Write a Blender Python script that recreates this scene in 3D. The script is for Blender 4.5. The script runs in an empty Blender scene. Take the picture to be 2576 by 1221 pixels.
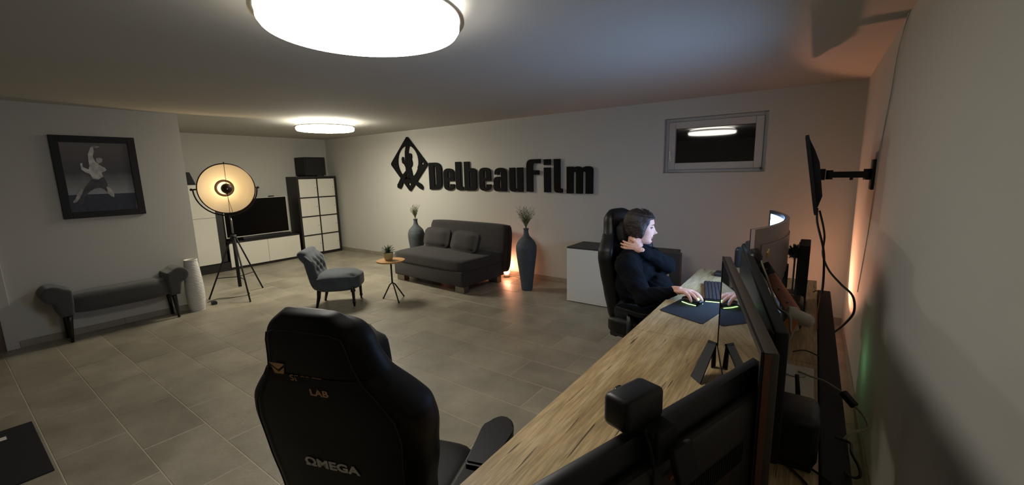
import bpy, bmesh, math, random
from mathutils import Vector, Matrix, Euler, noise
PI = math.pi
random.seed(7)
SC = bpy.context.scene
COL = SC.collection

# ------------------------------------------------------------------ camera, world, exposure
FPX, YAW, PIT, ROL = 1053.71, math.radians(35.7235), math.radians(9.5933), math.radians(-1.3277)
fw = Vector((-math.sin(YAW)*math.cos(PIT), math.cos(YAW)*math.cos(PIT), -math.sin(PIT)))
r0 = Vector((math.cos(YAW), math.sin(YAW), 0)); u0 = r0.cross(fw)
rt = r0*math.cos(ROL)+u0*math.sin(ROL); up = -r0*math.sin(ROL)+u0*math.cos(ROL)
CAM = Vector((0, 0, 1.5))
cd = bpy.data.cameras.new('camera'); cam = bpy.data.objects.new('camera', cd); COL.objects.link(cam)
cd.sensor_fit = 'HORIZONTAL'; cd.sensor_width = 36; cd.lens = FPX/2576*36
cd.clip_start = 0.02; cd.clip_end = 60
cam.matrix_world = Matrix(((rt.x, up.x, -fw.x, CAM.x), (rt.y, up.y, -fw.y, CAM.y), (rt.z, up.z, -fw.z, CAM.z), (0, 0, 0, 1)))
SC.camera = cam
W = bpy.data.worlds.new('night'); SC.world = W; W.use_nodes = True
W.node_tree.nodes['Background'].inputs[0].default_value = (0.004, 0.005, 0.008, 1)
W.node_tree.nodes['Background'].inputs[1].default_value = 1
SC.view_settings.view_transform = 'Standard'; SC.view_settings.look = 'None'
SC.view_settings.gamma = 1; SC.view_settings.use_curve_mapping = False
SC.view_settings.exposure = 0.0
LAMP = 13.5      # radiance of the ceiling lamp diffusers
SCREEN = 26.0    # radiance of the lit monitor

def point_light(name, loc, col, power, rad=0.03):
    l = bpy.data.lights.new(name, 'POINT'); l.color = col; l.energy = power; l.shadow_soft_size = rad
    o = bpy.data.objects.new(name, l); COL.objects.link(o); o.location = loc; return o
def spot_light(name, loc, aim, col, power, ang, rad=0.02, blend=.3):
    l = bpy.data.lights.new(name, 'SPOT'); l.color = col; l.energy = power; l.shadow_soft_size = rad
    l.spot_size = math.radians(ang); l.spot_blend = blend
    o = bpy.data.objects.new(name, l); COL.objects.link(o); o.location = loc
    o.rotation_euler = Vector(aim).to_track_quat('-Z', 'Y').to_euler(); return o
ORANGE = (1.0, 0.42, 0.24)

def at(px, py, ax, val):
    "point of the room on the plane x/y/z = val seen at a pixel of the 2576x1221 frame"
    d = fw + rt*((px-1288)/FPX) - up*((py-610.5)/FPX)
    i = 'xyz'.index(ax)
    return CAM + d*((val-CAM[i])/d[i])

# ------------------------------------------------------------------ materials
def srgb(c):
    if isinstance(c, str):
        c = [int(c[i:i+2], 16)/255 for i in (0, 2, 4)]
    return tuple((x/12.92 if x <= .04045 else ((x+.055)/1.055)**2.4) for x in c)
def mat(name, col, rough=.6, metal=0., bump=0., scale=60., var=0., vscale=6., emit=None, spec=.5, ior=1.5, coat=0., sheen=0.):
    m = bpy.data.materials.new(name); m.use_nodes = True
    nt = m.node_tree; b = nt.nodes['Principled BSDF']
    c = srgb(col)
    b.inputs['Base Color'].default_value = (*c, 1)
    b.inputs['Roughness'].default_value = rough; b.inputs['Metallic'].default_value = metal
    b.inputs['IOR'].default_value = ior
    b.inputs['Specular IOR Level'].default_value = spec
    b.inputs['Coat Weight'].default_value = coat; b.inputs['Coat Roughness'].default_value = .15
    b.inputs['Sheen Weight'].default_value = sheen
    if emit is not None:
        b.inputs['Emission Color'].default_value = (*emit[0], 1); b.inputs['Emission Strength'].default_value = emit[1]
    tc = nt.nodes.new('ShaderNodeTexCoord')
    if var:
        n = nt.nodes.new('ShaderNodeTexNoise'); n.inputs['Scale'].default_value = vscale; n.inputs['Detail'].default_value = 5
        nt.links.new(tc.outputs['Object'], n.inputs['Vector'])
        r = nt.nodes.new('ShaderNodeValToRGB')
        r.color_ramp.elements[0].position = .3; r.color_ramp.elements[1].position = .7
        r.color_ramp.elements[0].color = (*[max(0, x*(1-var)) for x in c], 1)
        r.color_ramp.elements[1].color = (*[min(1, x*(1+var)) for x in c], 1)
        nt.links.new(n.outputs['Fac'], r.inputs['Fac']); nt.links.new(r.outputs['Color'], b.inputs['Base Color'])
    if bump:
        n = nt.nodes.new('ShaderNodeTexNoise'); n.inputs['Scale'].default_value = scale; n.inputs['Detail'].default_value = 3
        nt.links.new(tc.outputs['Object'], n.inputs['Vector'])
        bp = nt.nodes.new('ShaderNodeBump'); bp.inputs['Strength'].default_value = bump; bp.inputs['Distance'].default_value = .01
        nt.links.new(n.outputs['Fac'], bp.inputs['Height']); nt.links.new(bp.outputs['Normal'], b.inputs['Normal'])
    return m
def wood_mat():
    m = bpy.data.materials.new('rustic_oak'); m.use_nodes = True
    nt = m.node_tree; b = nt.nodes['Principled BSDF']; L = nt.links
    tc = nt.nodes.new('ShaderNodeTexCoord')
    def noi(scale, sx, sy, det, off=0, dist=0):
        mp = nt.nodes.new('ShaderNodeMapping'); mp.inputs['Scale'].default_value = (sx, sy, 1); mp.inputs['Location'].default_value = (off, off*.7, off)
        mp.inputs['Rotation'].default_value = (0, 0, .06)
        n = nt.nodes.new('ShaderNodeTexNoise'); n.inputs['Scale'].default_value = scale; n.inputs['Detail'].default_value = det
        n.inputs['Distortion'].default_value = dist
        L.new(tc.outputs['Object'], mp.inputs['Vector']); L.new(mp.outputs['Vector'], n.inputs['Vector']); return n
    def ramp(n, stops):
        r = nt.nodes.new('ShaderNodeValToRGB'); e = r.color_ramp.elements
        e[0].position, e[0].color = stops[0][0], (*srgb(stops[0][1]), 1); e[1].position, e[1].color = stops[-1][0], (*srgb(stops[-1][1]), 1)
        for p, c in stops[1:-1]:
            x = e.new(p); x.color = (*srgb(c), 1)
        L.new(n.outputs['Fac'], r.inputs['Fac']); return r
    base = ramp(noi(5, 3.2, .45, 6, 0, .6), [(.32, 'a3875c'), (.5, 'c2a676'), (.68, 'd3ba8e')])
    fine = ramp(noi(40, 5, .25, 4, 3), [(.35, 'c8c8c8'), (.7, 'ffffff')])
    crack = ramp(noi(3.4, 24, .95, 2, 11, .2), [(.285, '30251d'), (.30, '4a3a2a'), (.325, 'ffffff')])
    mx = nt.nodes.new('ShaderNodeMixRGB'); mx.blend_type = 'MULTIPLY'; mx.inputs[0].default_value = 1
    L.new(base.outputs[0], mx.inputs[1]); L.new(fine.outputs[0], mx.inputs[2])
    m2 = nt.nodes.new('ShaderNodeMixRGB'); m2.blend_type = 'MULTIPLY'; m2.inputs[0].default_value = .85
    L.new(mx.outputs[0], m2.inputs[1]); L.new(crack.outputs[0], m2.inputs[2])
    L.new(m2.outputs[0], b.inputs['Base Color']); b.inputs['Roughness'].default_value = .42
    return m
def tile_mat():
    m = bpy.data.materials.new('stone_tile'); m.use_nodes = True
    nt = m.node_tree; b = nt.nodes['Principled BSDF']; L = nt.links
    g = nt.nodes.new('ShaderNodeNewGeometry'); oi = nt.nodes.new('ShaderNodeObjectInfo')
    n = nt.nodes.new('ShaderNodeTexNoise'); n.inputs['Scale'].default_value = 3.2; n.inputs['Detail'].default_value = 7; n.inputs['Roughness'].default_value = .62
    L.new(g.outputs['Position'], n.inputs['Vector'])
    r = nt.nodes.new('ShaderNodeValToRGB'); e = r.color_ramp.elements
    e[0].position, e[0].color = .3, (*srgb('7d7666'), 1); e[1].position, e[1].color = .7, (*srgb('9d9482'), 1)
    L.new(n.outputs['Fac'], r.inputs['Fac'])
    mr = nt.nodes.new('ShaderNodeMapRange'); mr.inputs['To Min'].default_value = .88; mr.inputs['To Max'].default_value = 1.08
    L.new(oi.outputs['Random'], mr.inputs['Value'])
    mx = nt.nodes.new('ShaderNodeVectorMath'); mx.operation = 'SCALE'
    L.new(r.outputs[0], mx.inputs[0]); L.new(mr.outputs[0], mx.inputs['Scale'])
    L.new(mx.outputs[0], b.inputs['Base Color']); b.inputs['Roughness'].default_value = .38
    n2 = nt.nodes.new('ShaderNodeTexNoise'); n2.inputs['Scale'].default_value = 45
    L.new(g.outputs['Position'], n2.inputs['Vector'])
    bp = nt.nodes.new('ShaderNodeBump'); bp.inputs['Strength'].default_value = .12; bp.inputs['Distance'].default_value = .01
    L.new(n2.outputs['Fac'], bp.inputs['Height']); L.new(bp.outputs[0], b.inputs['Normal'])
    return m
M = dict(
    wall=mat('white_plaster', 'b9b6ac', .9, bump=.04, scale=140), ceil=mat('ceiling_paint', 'b3b0a8', .92, bump=.03, scale=140),
    grout=mat('grout', 'b3aa93', .9), tile=tile_mat(), oak=wood_mat(), base=mat('baseboard_tile', '8d8575', .5, var=.1),
    white=mat('white_lacquer', 'd8d4c6', .35), frame_white=mat('window_white', 'b4afa6', .5), brownblack=mat('black_brown_veneer', '1a1613', .5, var=.2),
    black=mat('black_plastic', '161618', .42), matte=mat('matte_black', '0b0b0c', .7), gloss=mat('screen_glass', '050507', .03, ior=1.65, spec=.7),
    glossy_soft=mat('tv_glass', '040303', .3, spec=.15), leather=mat('black_leather', '0c0c0d', .45, spec=.3, bump=.05, scale=420),
    fabric=mat('charcoal_fabric', '322e2c', .95, bump=.3, scale=400, sheen=.1), bench=mat('grey_velour', '3f3e3c', .9, bump=.25, scale=300, sheen=.2),
    velvet=mat('blue_grey_velvet', '3a4148', .8, bump=.2, scale=140, var=.25, vscale=14, sheen=.25), darkwood=mat('dark_wood', '0e0b0a', .35),
    chrome=mat('chrome', 'b4b2ae', .25, metal=1), brushed=mat('brushed_steel', '8d8a84', .35, metal=1),
    vase=mat('slate_ceramic', '4a5054', .75, bump=.35, scale=70, var=.12, vscale=20), ribbed=mat('white_ceramic', 'cfccc4', .55),
    bamboo=mat('tabletop_wood', 'b98a52', .45, var=.12, vscale=20), pot=mat('cream_pot', 'b5ad84', .6), leaf=mat('succulent_green', '3c5236', .5, var=.3, vscale=40),
    grass=mat('dry_grass_green', '6f7a50', .8, var=.3, vscale=60), twig=mat('twig_brown', '5a4c36', .8), soil=mat('soil', '2a2018', .9),
    bronze=mat('lamp_bronze', '2a1a12', .45, metal=.6), lamp_in=mat('reflector_lining', '645e54', .6, spec=.2),
    skin=mat('skin', 'd9a48c', .5, spec=.35), navy=mat('navy_knit', '05070c', .95, bump=.3, scale=260, spec=.2), hair=mat('brown_hair', '2a1c14', .55, bump=.5, scale=120, var=.4, vscale=50),
    trousers=mat('dark_trousers', '0e0f14', .9), eye=mat('eye_white', '8f8884', .4), iris=mat('iris', '2a2c30', .2), lip=mat('lips', 'a8675f', .5), brow=mat('brow', '2a1d16', .8),
    copper_or_orange_light=mat('copper_orange_light', '9a5626', .4, metal=.3), knuckle=mat('frosted_plastic', 'a39a8c', .35), greycable=mat('grey_cable', '8b8270', .6), cable=mat('black_cable', '0b0b0b', .5),  # copper: orange lamp light put into the colour of arm and clip bar
    screenback=mat('warm_lit_grey_plastic', 'a08f8c', .4), pad=mat('mouse_pad', '0f1115', .9), paper=mat('white_paper', 'c9c2b4', .8),  # screenback: warm lamp light put into the grey
    mat_=mat('floor_mat', '0a0a0e', .95, bump=.5, scale=300), gold=mat('gold_print', 'dcae80', .6), silver=mat('silver_print', 'efeae2', .6), cream=mat('cream_trim', 'cfc6a0', .6),
    yellow=mat('sticker', 'a08038', .7), outer=mat('night_black', '020203', .9), greypot=mat('grey_top', '2d2a29', .5),
)
def emat(name, col, s):
    m = bpy.data.materials.new(name); m.use_nodes = True; nt = m.node_tree
    nt.nodes.remove(nt.nodes['Principled BSDF'])
    e = nt.nodes.new('ShaderNodeEmission'); e.inputs[0].default_value = (*col, 1); e.inputs[1].default_value = s
    nt.links.new(e.outputs[0], nt.nodes['Material Output'].inputs[0]); return m
M['diff'] = emat('lamp_diffuser', (1.0, .955, .87), LAMP)
M['diff_far'] = emat('far_lamp_diffuser', (1.0, .95, .80), LAMP*3.3)
M['screen'] = emat('lit_screen', (.34, .56, 1.0), SCREEN)
M['bulb'] = emat('warm_bulb', (1.0, .72, .38), 300)
M['glow'] = emat('orange_glow', (1.0, .42, .25), 30)
M['led'] = emat('green_led', (.55, 1.0, .35), 3)

# ------------------------------------------------------------------ mesh helpers
def mesh_of(bm, name, smooth=False, auto=None):
    bmesh.ops.recalc_face_normals(bm, faces=bm.faces)
    me = bpy.data.meshes.new(name); bm.to_mesh(me); bm.free()
    if smooth or auto:
        for p in me.polygons: p.use_smooth = True
        if auto:
            me.set_sharp_from_angle(angle=math.radians(auto))
    return me
def obj(name, bm, m, parent=None, smooth=False, auto=None):
    me = bm if isinstance(bm, bpy.types.Mesh) else mesh_of(bm, name, smooth, auto)
    me.materials.clear()
    me.materials.append(M[m] if isinstance(m, str) else m)
    o = bpy.data.objects.new(name, me); COL.objects.link(o)
    if parent: o.parent = parent
    return o
def thing(name, label, cat, loc=(0, 0, 0), rz=0, group=None):
    o = bpy.data.objects.new(name, None); COL.objects.link(o); o.empty_display_size = .05
    o.location = loc; o.rotation_euler = (0, 0, rz); o['label'] = label; o['category'] = cat
    if group: o['group'] = group
    return o
def tag(o, label, cat, group=None):
    o['label'] = label; o['category'] = cat
    if group: o['group'] = group
    return o
def struct(o): o['kind'] = 'structure'; return o
def inv(root):  # world -> root local
    return (Matrix.Translation(root.location) @ Euler(root.rotation_euler).to_matrix().to_4x4()).inverted()
def T(x, y, z): return Matrix.Translation((x, y, z))
def B(): return bmesh.new()
def box(bm, c, s, mtx=None, bev=0, seg=2):
    g = bmesh.ops.create_cube(bm, size=1)
    vs = g['verts']
    for v in vs: v.co = Vector((v.co.x*s[0], v.co.y*s[1], v.co.z*s[2]))
    if bev:
        es = list({e for v in vs for e in v.link_edges})
        r = bmesh.ops.bevel(bm, geom=vs+es, offset=bev, segments=seg, profile=.5, affect='EDGES')
        vs = list({v for f in r['faces'] for v in f.verts} | {v for v in vs if v.is_valid})
    t = (mtx or Matrix()) @ T(*c)
    bmesh.ops.transform(bm, matrix=t, verts=vs)
    return vs
def box2(bm, lo, hi, bev=0, mtx=None):
    return box(bm, [(a+b)/2 for a, b in zip(lo, hi)], [abs(b-a) for a, b in zip(lo, hi)], mtx, bev)
def frame_of(d):
    d = Vector(d).normalized(); a = Vector((0, 0, 1)) if abs(d.z) < .95 else Vector((1, 0, 0))
    x = d.cross(a).normalized(); y = x.cross(d); return x, y
def tube(bm, pts, rad, seg=10, cap=True):
    pts = [Vector(p) for p in pts]; n = len(pts)
    rad = rad if isinstance(rad, (list, tuple)) else [rad]*n
    rings = []; x = None
    for i, p in enumerate(pts):
        d = (pts[min(i+1, n-1)]-pts[max(i-1, 0)]).normalized()
        if x is None: x, _ = frame_of(d)
        x = (x - d*x.dot(d)).normalized(); y = d.cross(x)
        rings.append([bm.verts.new(p+(x*math.cos(a)+y*math.sin(a))*rad[i]) for a in [2*PI*k/seg for k in range(seg)]])
    for a, b in zip(rings, rings[1:]):
        for k in range(seg): bm.faces.new((a[k], a[(k+1) % seg], b[(k+1) % seg], b[k]))
    if cap: bm.faces.new(rings[0][::-1]); bm.faces.new(rings[-1])
def smooth_path(pts, n=6):
    pts = [Vector(p) for p in pts]; out = []
    P = [pts[0]]+pts+[pts[-1]]
    for i in range(1, len(P)-2):
        a, b, c, d = P[i-1:i+3]
        for k in range(n):
            t = k/n
            out.append(.5*((2*b)+(c-a)*t+(2*a-5*b+4*c-d)*t*t+(3*b-a-3*c+d)*t**3))
    out.append(pts[-1]); return out
def lathe(bm, prof, c=(0, 0, 0), seg=32, mtx=None, cap=True):
    rings = []
    mtx = mtx or Matrix()
    for r, z in prof:
        rings.append([bm.verts.new(mtx @ Vector((c[0]+r*math.cos(2*PI*k/seg), c[1]+r*math.sin(2*PI*k/seg), c[2]+z))) for k in range(seg)])
    for a, b in zip(rings, rings[1:]):
        for k in range(seg): bm.faces.new((a[k], a[(k+1) % seg], b[(k+1) % seg], b[k]))
    if cap:
        bm.faces.new(rings[0][::-1]); bm.faces.new(rings[-1])
def cyl(bm, p0, p1, r0_, r1=None, seg=16): tube(bm, [p0, p1], [r0_, r0_ if r1 is None else r1], seg)
def ball(bm, c, r, mtx=None, sub=2):
    g = bmesh.ops.create_icosphere(bm, subdivisions=sub, radius=1)
    s = r if isinstance(r, (tuple, list)) else (r, r, r)
    m = (mtx or Matrix()) @ T(*c) @ Matrix.Diagonal((*s, 1))
    bmesh.ops.transform(bm, matrix=m, verts=g['verts']); return g['verts']
def prism(bm, poly, h, mtx):
    a = [bm.verts.new(mtx @ Vector((x, y, 0))) for x, y in poly]; b = [bm.verts.new(mtx @ Vector((x, y, h))) for x, y in poly]
    n = len(a)
    bm.faces.new(a[::-1]); bm.faces.new(b)
    for k in range(n): bm.faces.new((a[k], a[(k+1) % n], b[(k+1) % n], b[k]))
def cushion(bm, c, s, p=.35, n=10, mtx=None, puff=0.0, dent=None):
    "a pillow-like rounded box"
    old = set(bm.verts)
    g = bmesh.ops.create_cube(bm, size=2)
    es = list({e for v in g['verts'] for e in v.link_edges})
    bmesh.ops.subdivide_edges(bm, edges=es, cuts=n, use_grid_fill=True)
    vs = [v for v in bm.verts if v not in old]
    for v in vs:
        x, y, z = v.co
        def q(a, b, cc):
            k = (1-p*abs(b)**6*.5)*(1-p*abs(cc)**6*.5)
            return a*k
        nx, ny, nz = q(x, y, z), q(y, x, z), q(z, x, y)
        if puff: nz *= (1-puff*max(abs(x), abs(y))**2.5)
        co = Vector((nx*s[0]/2, ny*s[1]/2, nz*s[2]/2))
        if dent: co = dent(co, (x, y, z))
        v.co = co
    bmesh.ops.transform(bm, matrix=(mtx or Matrix()) @ T(*c), verts=vs)
    return vs
def curve_mesh(loops, extrude, bevel=0.0):
    cu = bpy.data.curves.new('c', 'CURVE'); cu.dimensions = '2D'; cu.fill_mode = 'BOTH'
    cu.extrude = extrude; cu.bevel_depth = bevel
    for lp in loops:
        sp = cu.splines.new('POLY'); sp.points.add(len(lp)-1)
        for i, (x, y) in enumerate(lp): sp.points[i].co = (x, y, 0, 1)
        sp.use_cyclic_u = True
    o = bpy.data.objects.new('c', cu); COL.objects.link(o)
    dg = bpy.context.evaluated_depsgraph_get(); me = bpy.data.meshes.new_from_object(o.evaluated_get(dg))
    bpy.data.objects.remove(o); bpy.data.curves.remove(cu); return me
def text_mesh(s, size, extrude=.0008, offset=0.0, shear=0, space=1.0):
    cu = bpy.data.curves.new('t', 'FONT'); cu.body = s; cu.size = size; cu.extrude = extrude; cu.offset = offset; cu.shear = shear; cu.space_character = space
    o = bpy.data.objects.new('t', cu); COL.objects.link(o)
    dg = bpy.context.evaluated_depsgraph_get(); me = bpy.data.meshes.new_from_object(o.evaluated_get(dg))
    bpy.data.objects.remove(o); bpy.data.curves.remove(cu); return me
def remesh(bm, voxel, smooth_it=0, name='m'):
    "one continuous surface out of overlapping solids"
    me = bpy.data.meshes.new(name); bmesh.ops.recalc_face_normals(bm, faces=bm.faces); bm.to_mesh(me); bm.free()
    o = bpy.data.objects.new('tmp', me); COL.objects.link(o)
    r = o.modifiers.new('r', 'REMESH'); r.mode = 'VOXEL'; r.voxel_size = voxel; r.use_smooth_shade = True
    if smooth_it:
        s = o.modifiers.new('s', 'SMOOTH'); s.iterations = smooth_it; s.factor = .5
    dg = bpy.context.evaluated_depsgraph_get(); out = bpy.data.meshes.new_from_object(o.evaluated_get(dg))
    bpy.data.objects.remove(o)
    for p in out.polygons: p.use_smooth = True
    return out
def capsule(bm, p0, p1, r0_, r1, seg=14):
    ball(bm, p0, r0_); ball(bm, p1, r1); tube(bm, [p0, p1], [r0_, r1], seg)
def chain(bm, pts, rads):
    for i in range(len(pts)-1): capsule(bm, pts[i], pts[i+1], rads[i], rads[i+1])

# ------------------------------------------------------------------ room
XL, YB, XR, H, XP, YP, YF = -8.084, 4.865, .316, 2.22, -5.843, 1.781, -2.4
bm = B(); box2(bm, (XL-.1, YF-.1, -.12), (XR+.1, YB+.4, -.0018)); floor = struct(obj('floor', bm, 'grout'))
bm = B(); box2(bm, (XL-.1, YF-.1, H), (XR+.1, YB+.1, H+.12)); struct(obj('ceiling', bm, 'ceil'))
bm = B(); box2(bm, (XL-.12, YP, -.05), (XL, YB+.1, H)); struct(obj('wall_left', bm, 'wall'))
bm = B(); box2(bm, (XL-.12, YF-.1, -.05), (XP, YP, H)); struct(obj('wall_partition', bm, 'wall'))
bm = B(); box2(bm, (XR, YF-.1, -.05), (XR+.12, YB+.1, H)); struct(obj('wall_right', bm, 'wall'))
bm = B(); box2(bm, (XP, YF-.12, -.05), (XR, YF, H)); struct(obj('wall_front', bm, 'wall'))
wx0, wx1, wz0, wz1 = -1.39, -.405, 1.445, 2.03
bm = B()
for lo, hi in (((XL, YB, -.05), (wx0, YB+.3, H)), ((wx1, YB, -.05), (XR, YB+.3, H)), ((wx0, YB, -.05), (wx1, YB+.3, wz0)), ((wx0, YB, wz1), (wx1, YB+.3, H))): box2(bm, lo, hi)
struct(obj('wall_back', bm, 'wall'))

# floor tiles, running bond 0.61 x 0.305 m; each its own piece
TW, TH, GAP = .61, .305, .005
tiles = []; rest = B()
def tile_mesh(sx, sy):
    bm = B(); box(bm, (0, 0, -.004), (sx-GAP, sy-GAP, .008)); g = [e for e in bm.edges if all(v.co.z > -.001 for v in e.verts)]
    bmesh.ops.bevel(bm, geom=g, offset=.0012, segments=1, affect='EDGES'); return mesh_of(bm, 'tile')
cache = {}
cells = []
j0 = int((YF-2.035)/TH)-1
for j in range(j0, 12):
    y0 = 2.035+j*TH; y1 = y0+TH
    a, b = max(y0, YF), min(y1, YB)
    if b-a < .01: continue
    off = -2.045 if j % 2 == 0 else -2.045+.305
    for i in range(-12, 6):
        x0 = off+i*TW; x1 = x0+TW
        lo = XL if a >= YP-.15 else XP
        c, d = max(x0, lo), min(x1, XR)
        if d-c < .01: continue
        cells.append((c, d, a, b))
def seen(c):
    p = Vector(((c[0]+c[1])/2, (c[2]+c[3])/2, 0))-CAM; z = p.dot(fw)
    if z < .3: return -1
    x, y = p.dot(rt)/z*FPX, p.dot(up)/z*FPX
    return (1/z**3) if abs(x) < 1400 and abs(y) < 700 else -1
cells.sort(key=lambda c: -seen(c))
for k, (c, d, a, b) in enumerate(cells):
    if seen((c, d, a, b)) > 0 and k < 298:
        key = (round(d-c, 3), round(b-a, 3))
        if key not in cache: cache[key] = tile_mesh(*key)
        o = bpy.data.objects.new('tile', cache[key]); COL.objects.link(o); o.parent = floor
        if not cache[key].materials: cache[key].materials.append(M['tile'])
        o.location = ((c+d)/2, (a+b)/2, random.uniform(-.0003, .0002))
    else:
        box2(rest, (c+GAP/2, a+GAP/2, -.008), (d-GAP/2, b-GAP/2, 0))
o = obj('tile', rest, 'tile', floor); o['kind'] = 'stuff'

# baseboards: strips of the same tile
def baseboard(name, p, q, n, L=.6):
    bm = B(); p = Vector(p); q = Vector(q); n = Vector(n); d = (q-p); ln = d.length; d.normalize()
    k = max(1, round(ln/L))
    for i in range(k):
        a = p+d*(ln*i/k+.001); b = p+d*(ln*(i+1)/k-.001)
        lo = [min(a[t], b[t], a[t]+n[t]*.010, b[t]+n[t]*.010) for t in range(2)]; hi = [max(a[t], b[t], a[t]+n[t]*.010, b[t]+n[t]*.010) for t in range(2)]
        box2(bm, (*lo, .001), (*hi, .065), bev=.001)
    return struct(obj(name, bm, 'base'))
baseboard('baseboard_back', (XL+.01, YB, 0), (XR-.01, YB, 0), (0, -1, 0))
baseboard('baseboard_left', (XL, YP, 0), (XL, YB, 0), (1, 0, 0))
baseboard('baseboard_partition', (XP, .32, 0), (XP, YP, 0), (1, 0, 0))
baseboard('baseboard_right', (XR, YF, 0), (XR, YB, 0), (-1, 0, 0))
# door with white casing at the far left
d1 = bpy.data.objects.new('door_1', None); COL.objects.link(d1); d1['kind'] = 'structure'; d1.location = (XP, -.2, 0)
bm = B()
for y in (.235, -.88): box2(bm, (XP, y, 0), (XP+.022, y+.075, 2.06), bev=.004, mtx=T(-XP, .2, 0))
box2(bm, (XP, -.88, 2.0), (XP+.022, .31, 2.075), bev=.004, mtx=T(-XP, .2, 0)); obj('door_casing', bm, 'frame_white', d1)
bm = B(); box2(bm, (.0, -.6, .0), (.012, .43, 2.0)); obj('door_leaf', bm, mat('dark_door', '5b4638', .5, var=.1), d1)
bm = B(); cyl(bm, (.012, -.52, 1.03), (.06, -.52, 1.03), .009); tube(bm, [(.055, -.52, 1.03), (.06, -.42, 1.03)], .009); obj('door_handle', bm, 'brushed', d1)

# window in a recess
w = bpy.data.objects.new('window_1', None); COL.objects.link(w); w['kind'] = 'structure'; w.location = ((wx0+wx1)/2, YB, wz0)
cx = (wx0+wx1)/2; WM = T(-cx, -YB, -wz0)
def ring(bm, x0, x1, z0, z1, t, y0, y1, bev=.003):
    for lo, hi in (((x0, y0, z0), (x0+t, y1, z1)), ((x1-t, y0, z0), (x1, y1, z1)), ((x0+t, y0, z0), (x1-t, y1, z0+t)), ((x0+t, y0, z1-t), (x1-t, y1, z1))): box2(bm, lo, hi, bev=bev, mtx=WM)
bm = B(); ring(bm, wx0+.001, wx1-.001, wz0+.001, wz1-.001, .035, YB+.07, YB+.14); obj('window_frame', bm, 'frame_white', w)
bm = B(); ring(bm, wx0+.036, wx1-.036, wz0+.036, wz1-.036, .072, YB+.045, YB+.115, bev=.006); sash = obj('sash', bm, 'frame_white', w)
bm = B(); box2(bm, (wx0+.10, YB+.085, wz0+.10), (wx1-.10, YB+.10, wz1-.10), mtx=WM); obj('pane', bm, 'gloss', w)
bm = B(); box2(bm, (wx0+.055, YB+.035, wz0+.13), (wx0+.075, YB+.046, wz0+.20), bev=.002, mtx=WM); tube(bm, [WM@Vector((wx0+.065, YB+.03, wz0+.15)), WM@Vector((wx0+.065, YB+.012, wz0+.155)), WM@Vector((wx0+.065, YB+.01, wz0+.24))], .008); obj('window_handle', bm, 'white', w)
bm = B(); box2(bm, (wx1-.05, YB+.03, wz0+.02), (wx1-.03, YB+.05, wz0+.045), mtx=WM); obj('hinge', bm, 'black', w)
bm = B(); box2(bm, (wx0+.03, YB+.15, wz0+.03), (wx1-.03, YB+.16, wz1-.03), mtx=WM); obj('night_backing', bm, 'outer', w)  # black sheet added behind the pane for the night outside
# thin cable clipped up the right wall
bm = B(); tube(bm, smooth_path([at(2290, 22, 'x', XR-.004), at(2262, 115, 'x', XR-.004), at(2242, 229, 'x', XR-.004), at(2223, 328, 'x', XR-.004), at(2213, 390, 'x', XR-.004), at(2183, 590, 'x', XR-.004), at(2157, 735, 'x', XR-.004)], 4), .0025, 6)
tag(obj('wall_cable', bm, 'wall'), 'thin painted cable running up the right wall behind the screen bracket', 'cable')

# ------------------------------------------------------------------ ceiling lamps
def ceiling_lamp(loc, R, label, m):
    t = thing('ceiling_lamp', label, 'ceiling lamp', loc, 0, 'round ceiling lamps')
    bm = B(); lathe(bm, [(R*.72, 0), (R*.72, -.045), (R*.70, -.05)], seg=48); obj('base', bm, 'white', t, auto=40)
    bm = B(); lathe(bm, [(R*.95, -.045), (R*1.0, -.05), (R*1.03, -.062), (R*1.03, -.072), (R*.985, -.078), (R*.95, -.07), (R*.95, -.045)], seg=64, cap=False); obj('rim', bm, 'chrome', t, auto=50)
    bm = B(); lathe(bm, [(R*.73, -.012), (R*.92, -.035), (R*.975, -.07), (R*.975, -.10), (R*.95, -.115), (R*.7, -.122), (.001, -.125)], seg=64, cap=False); obj('diffuser', bm, m, t, auto=60)
    if R > .4:
        bm = B()
        for k in range(46):
            a = random.uniform(0, 2*PI); rr = R*.85*math.sqrt(random.random()); s = random.uniform(.002, .005)
            prism(bm, [(-s, -s*.6), (s, -s*.4), (s*.2, s)], .0006, T(rr*math.cos(a), rr*math.sin(a), -.1262-.003*(1-(rr/R)))@Matrix.Rotation(a, 4, 'Z'))
        o = obj('sparkle_inlay', bm, m, t); o['kind'] = 'stuff'
    return t
ceiling_lamp((-1.62, 1.205, H), .415, 'large round ceiling lamp directly overhead, cut by the top edge of the photo', 'diff')
ceiling_lamp((-5.45, 3.31, H), .375, 'round ceiling lamp over the far sitting area, near the logo wall', 'diff_far')

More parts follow.
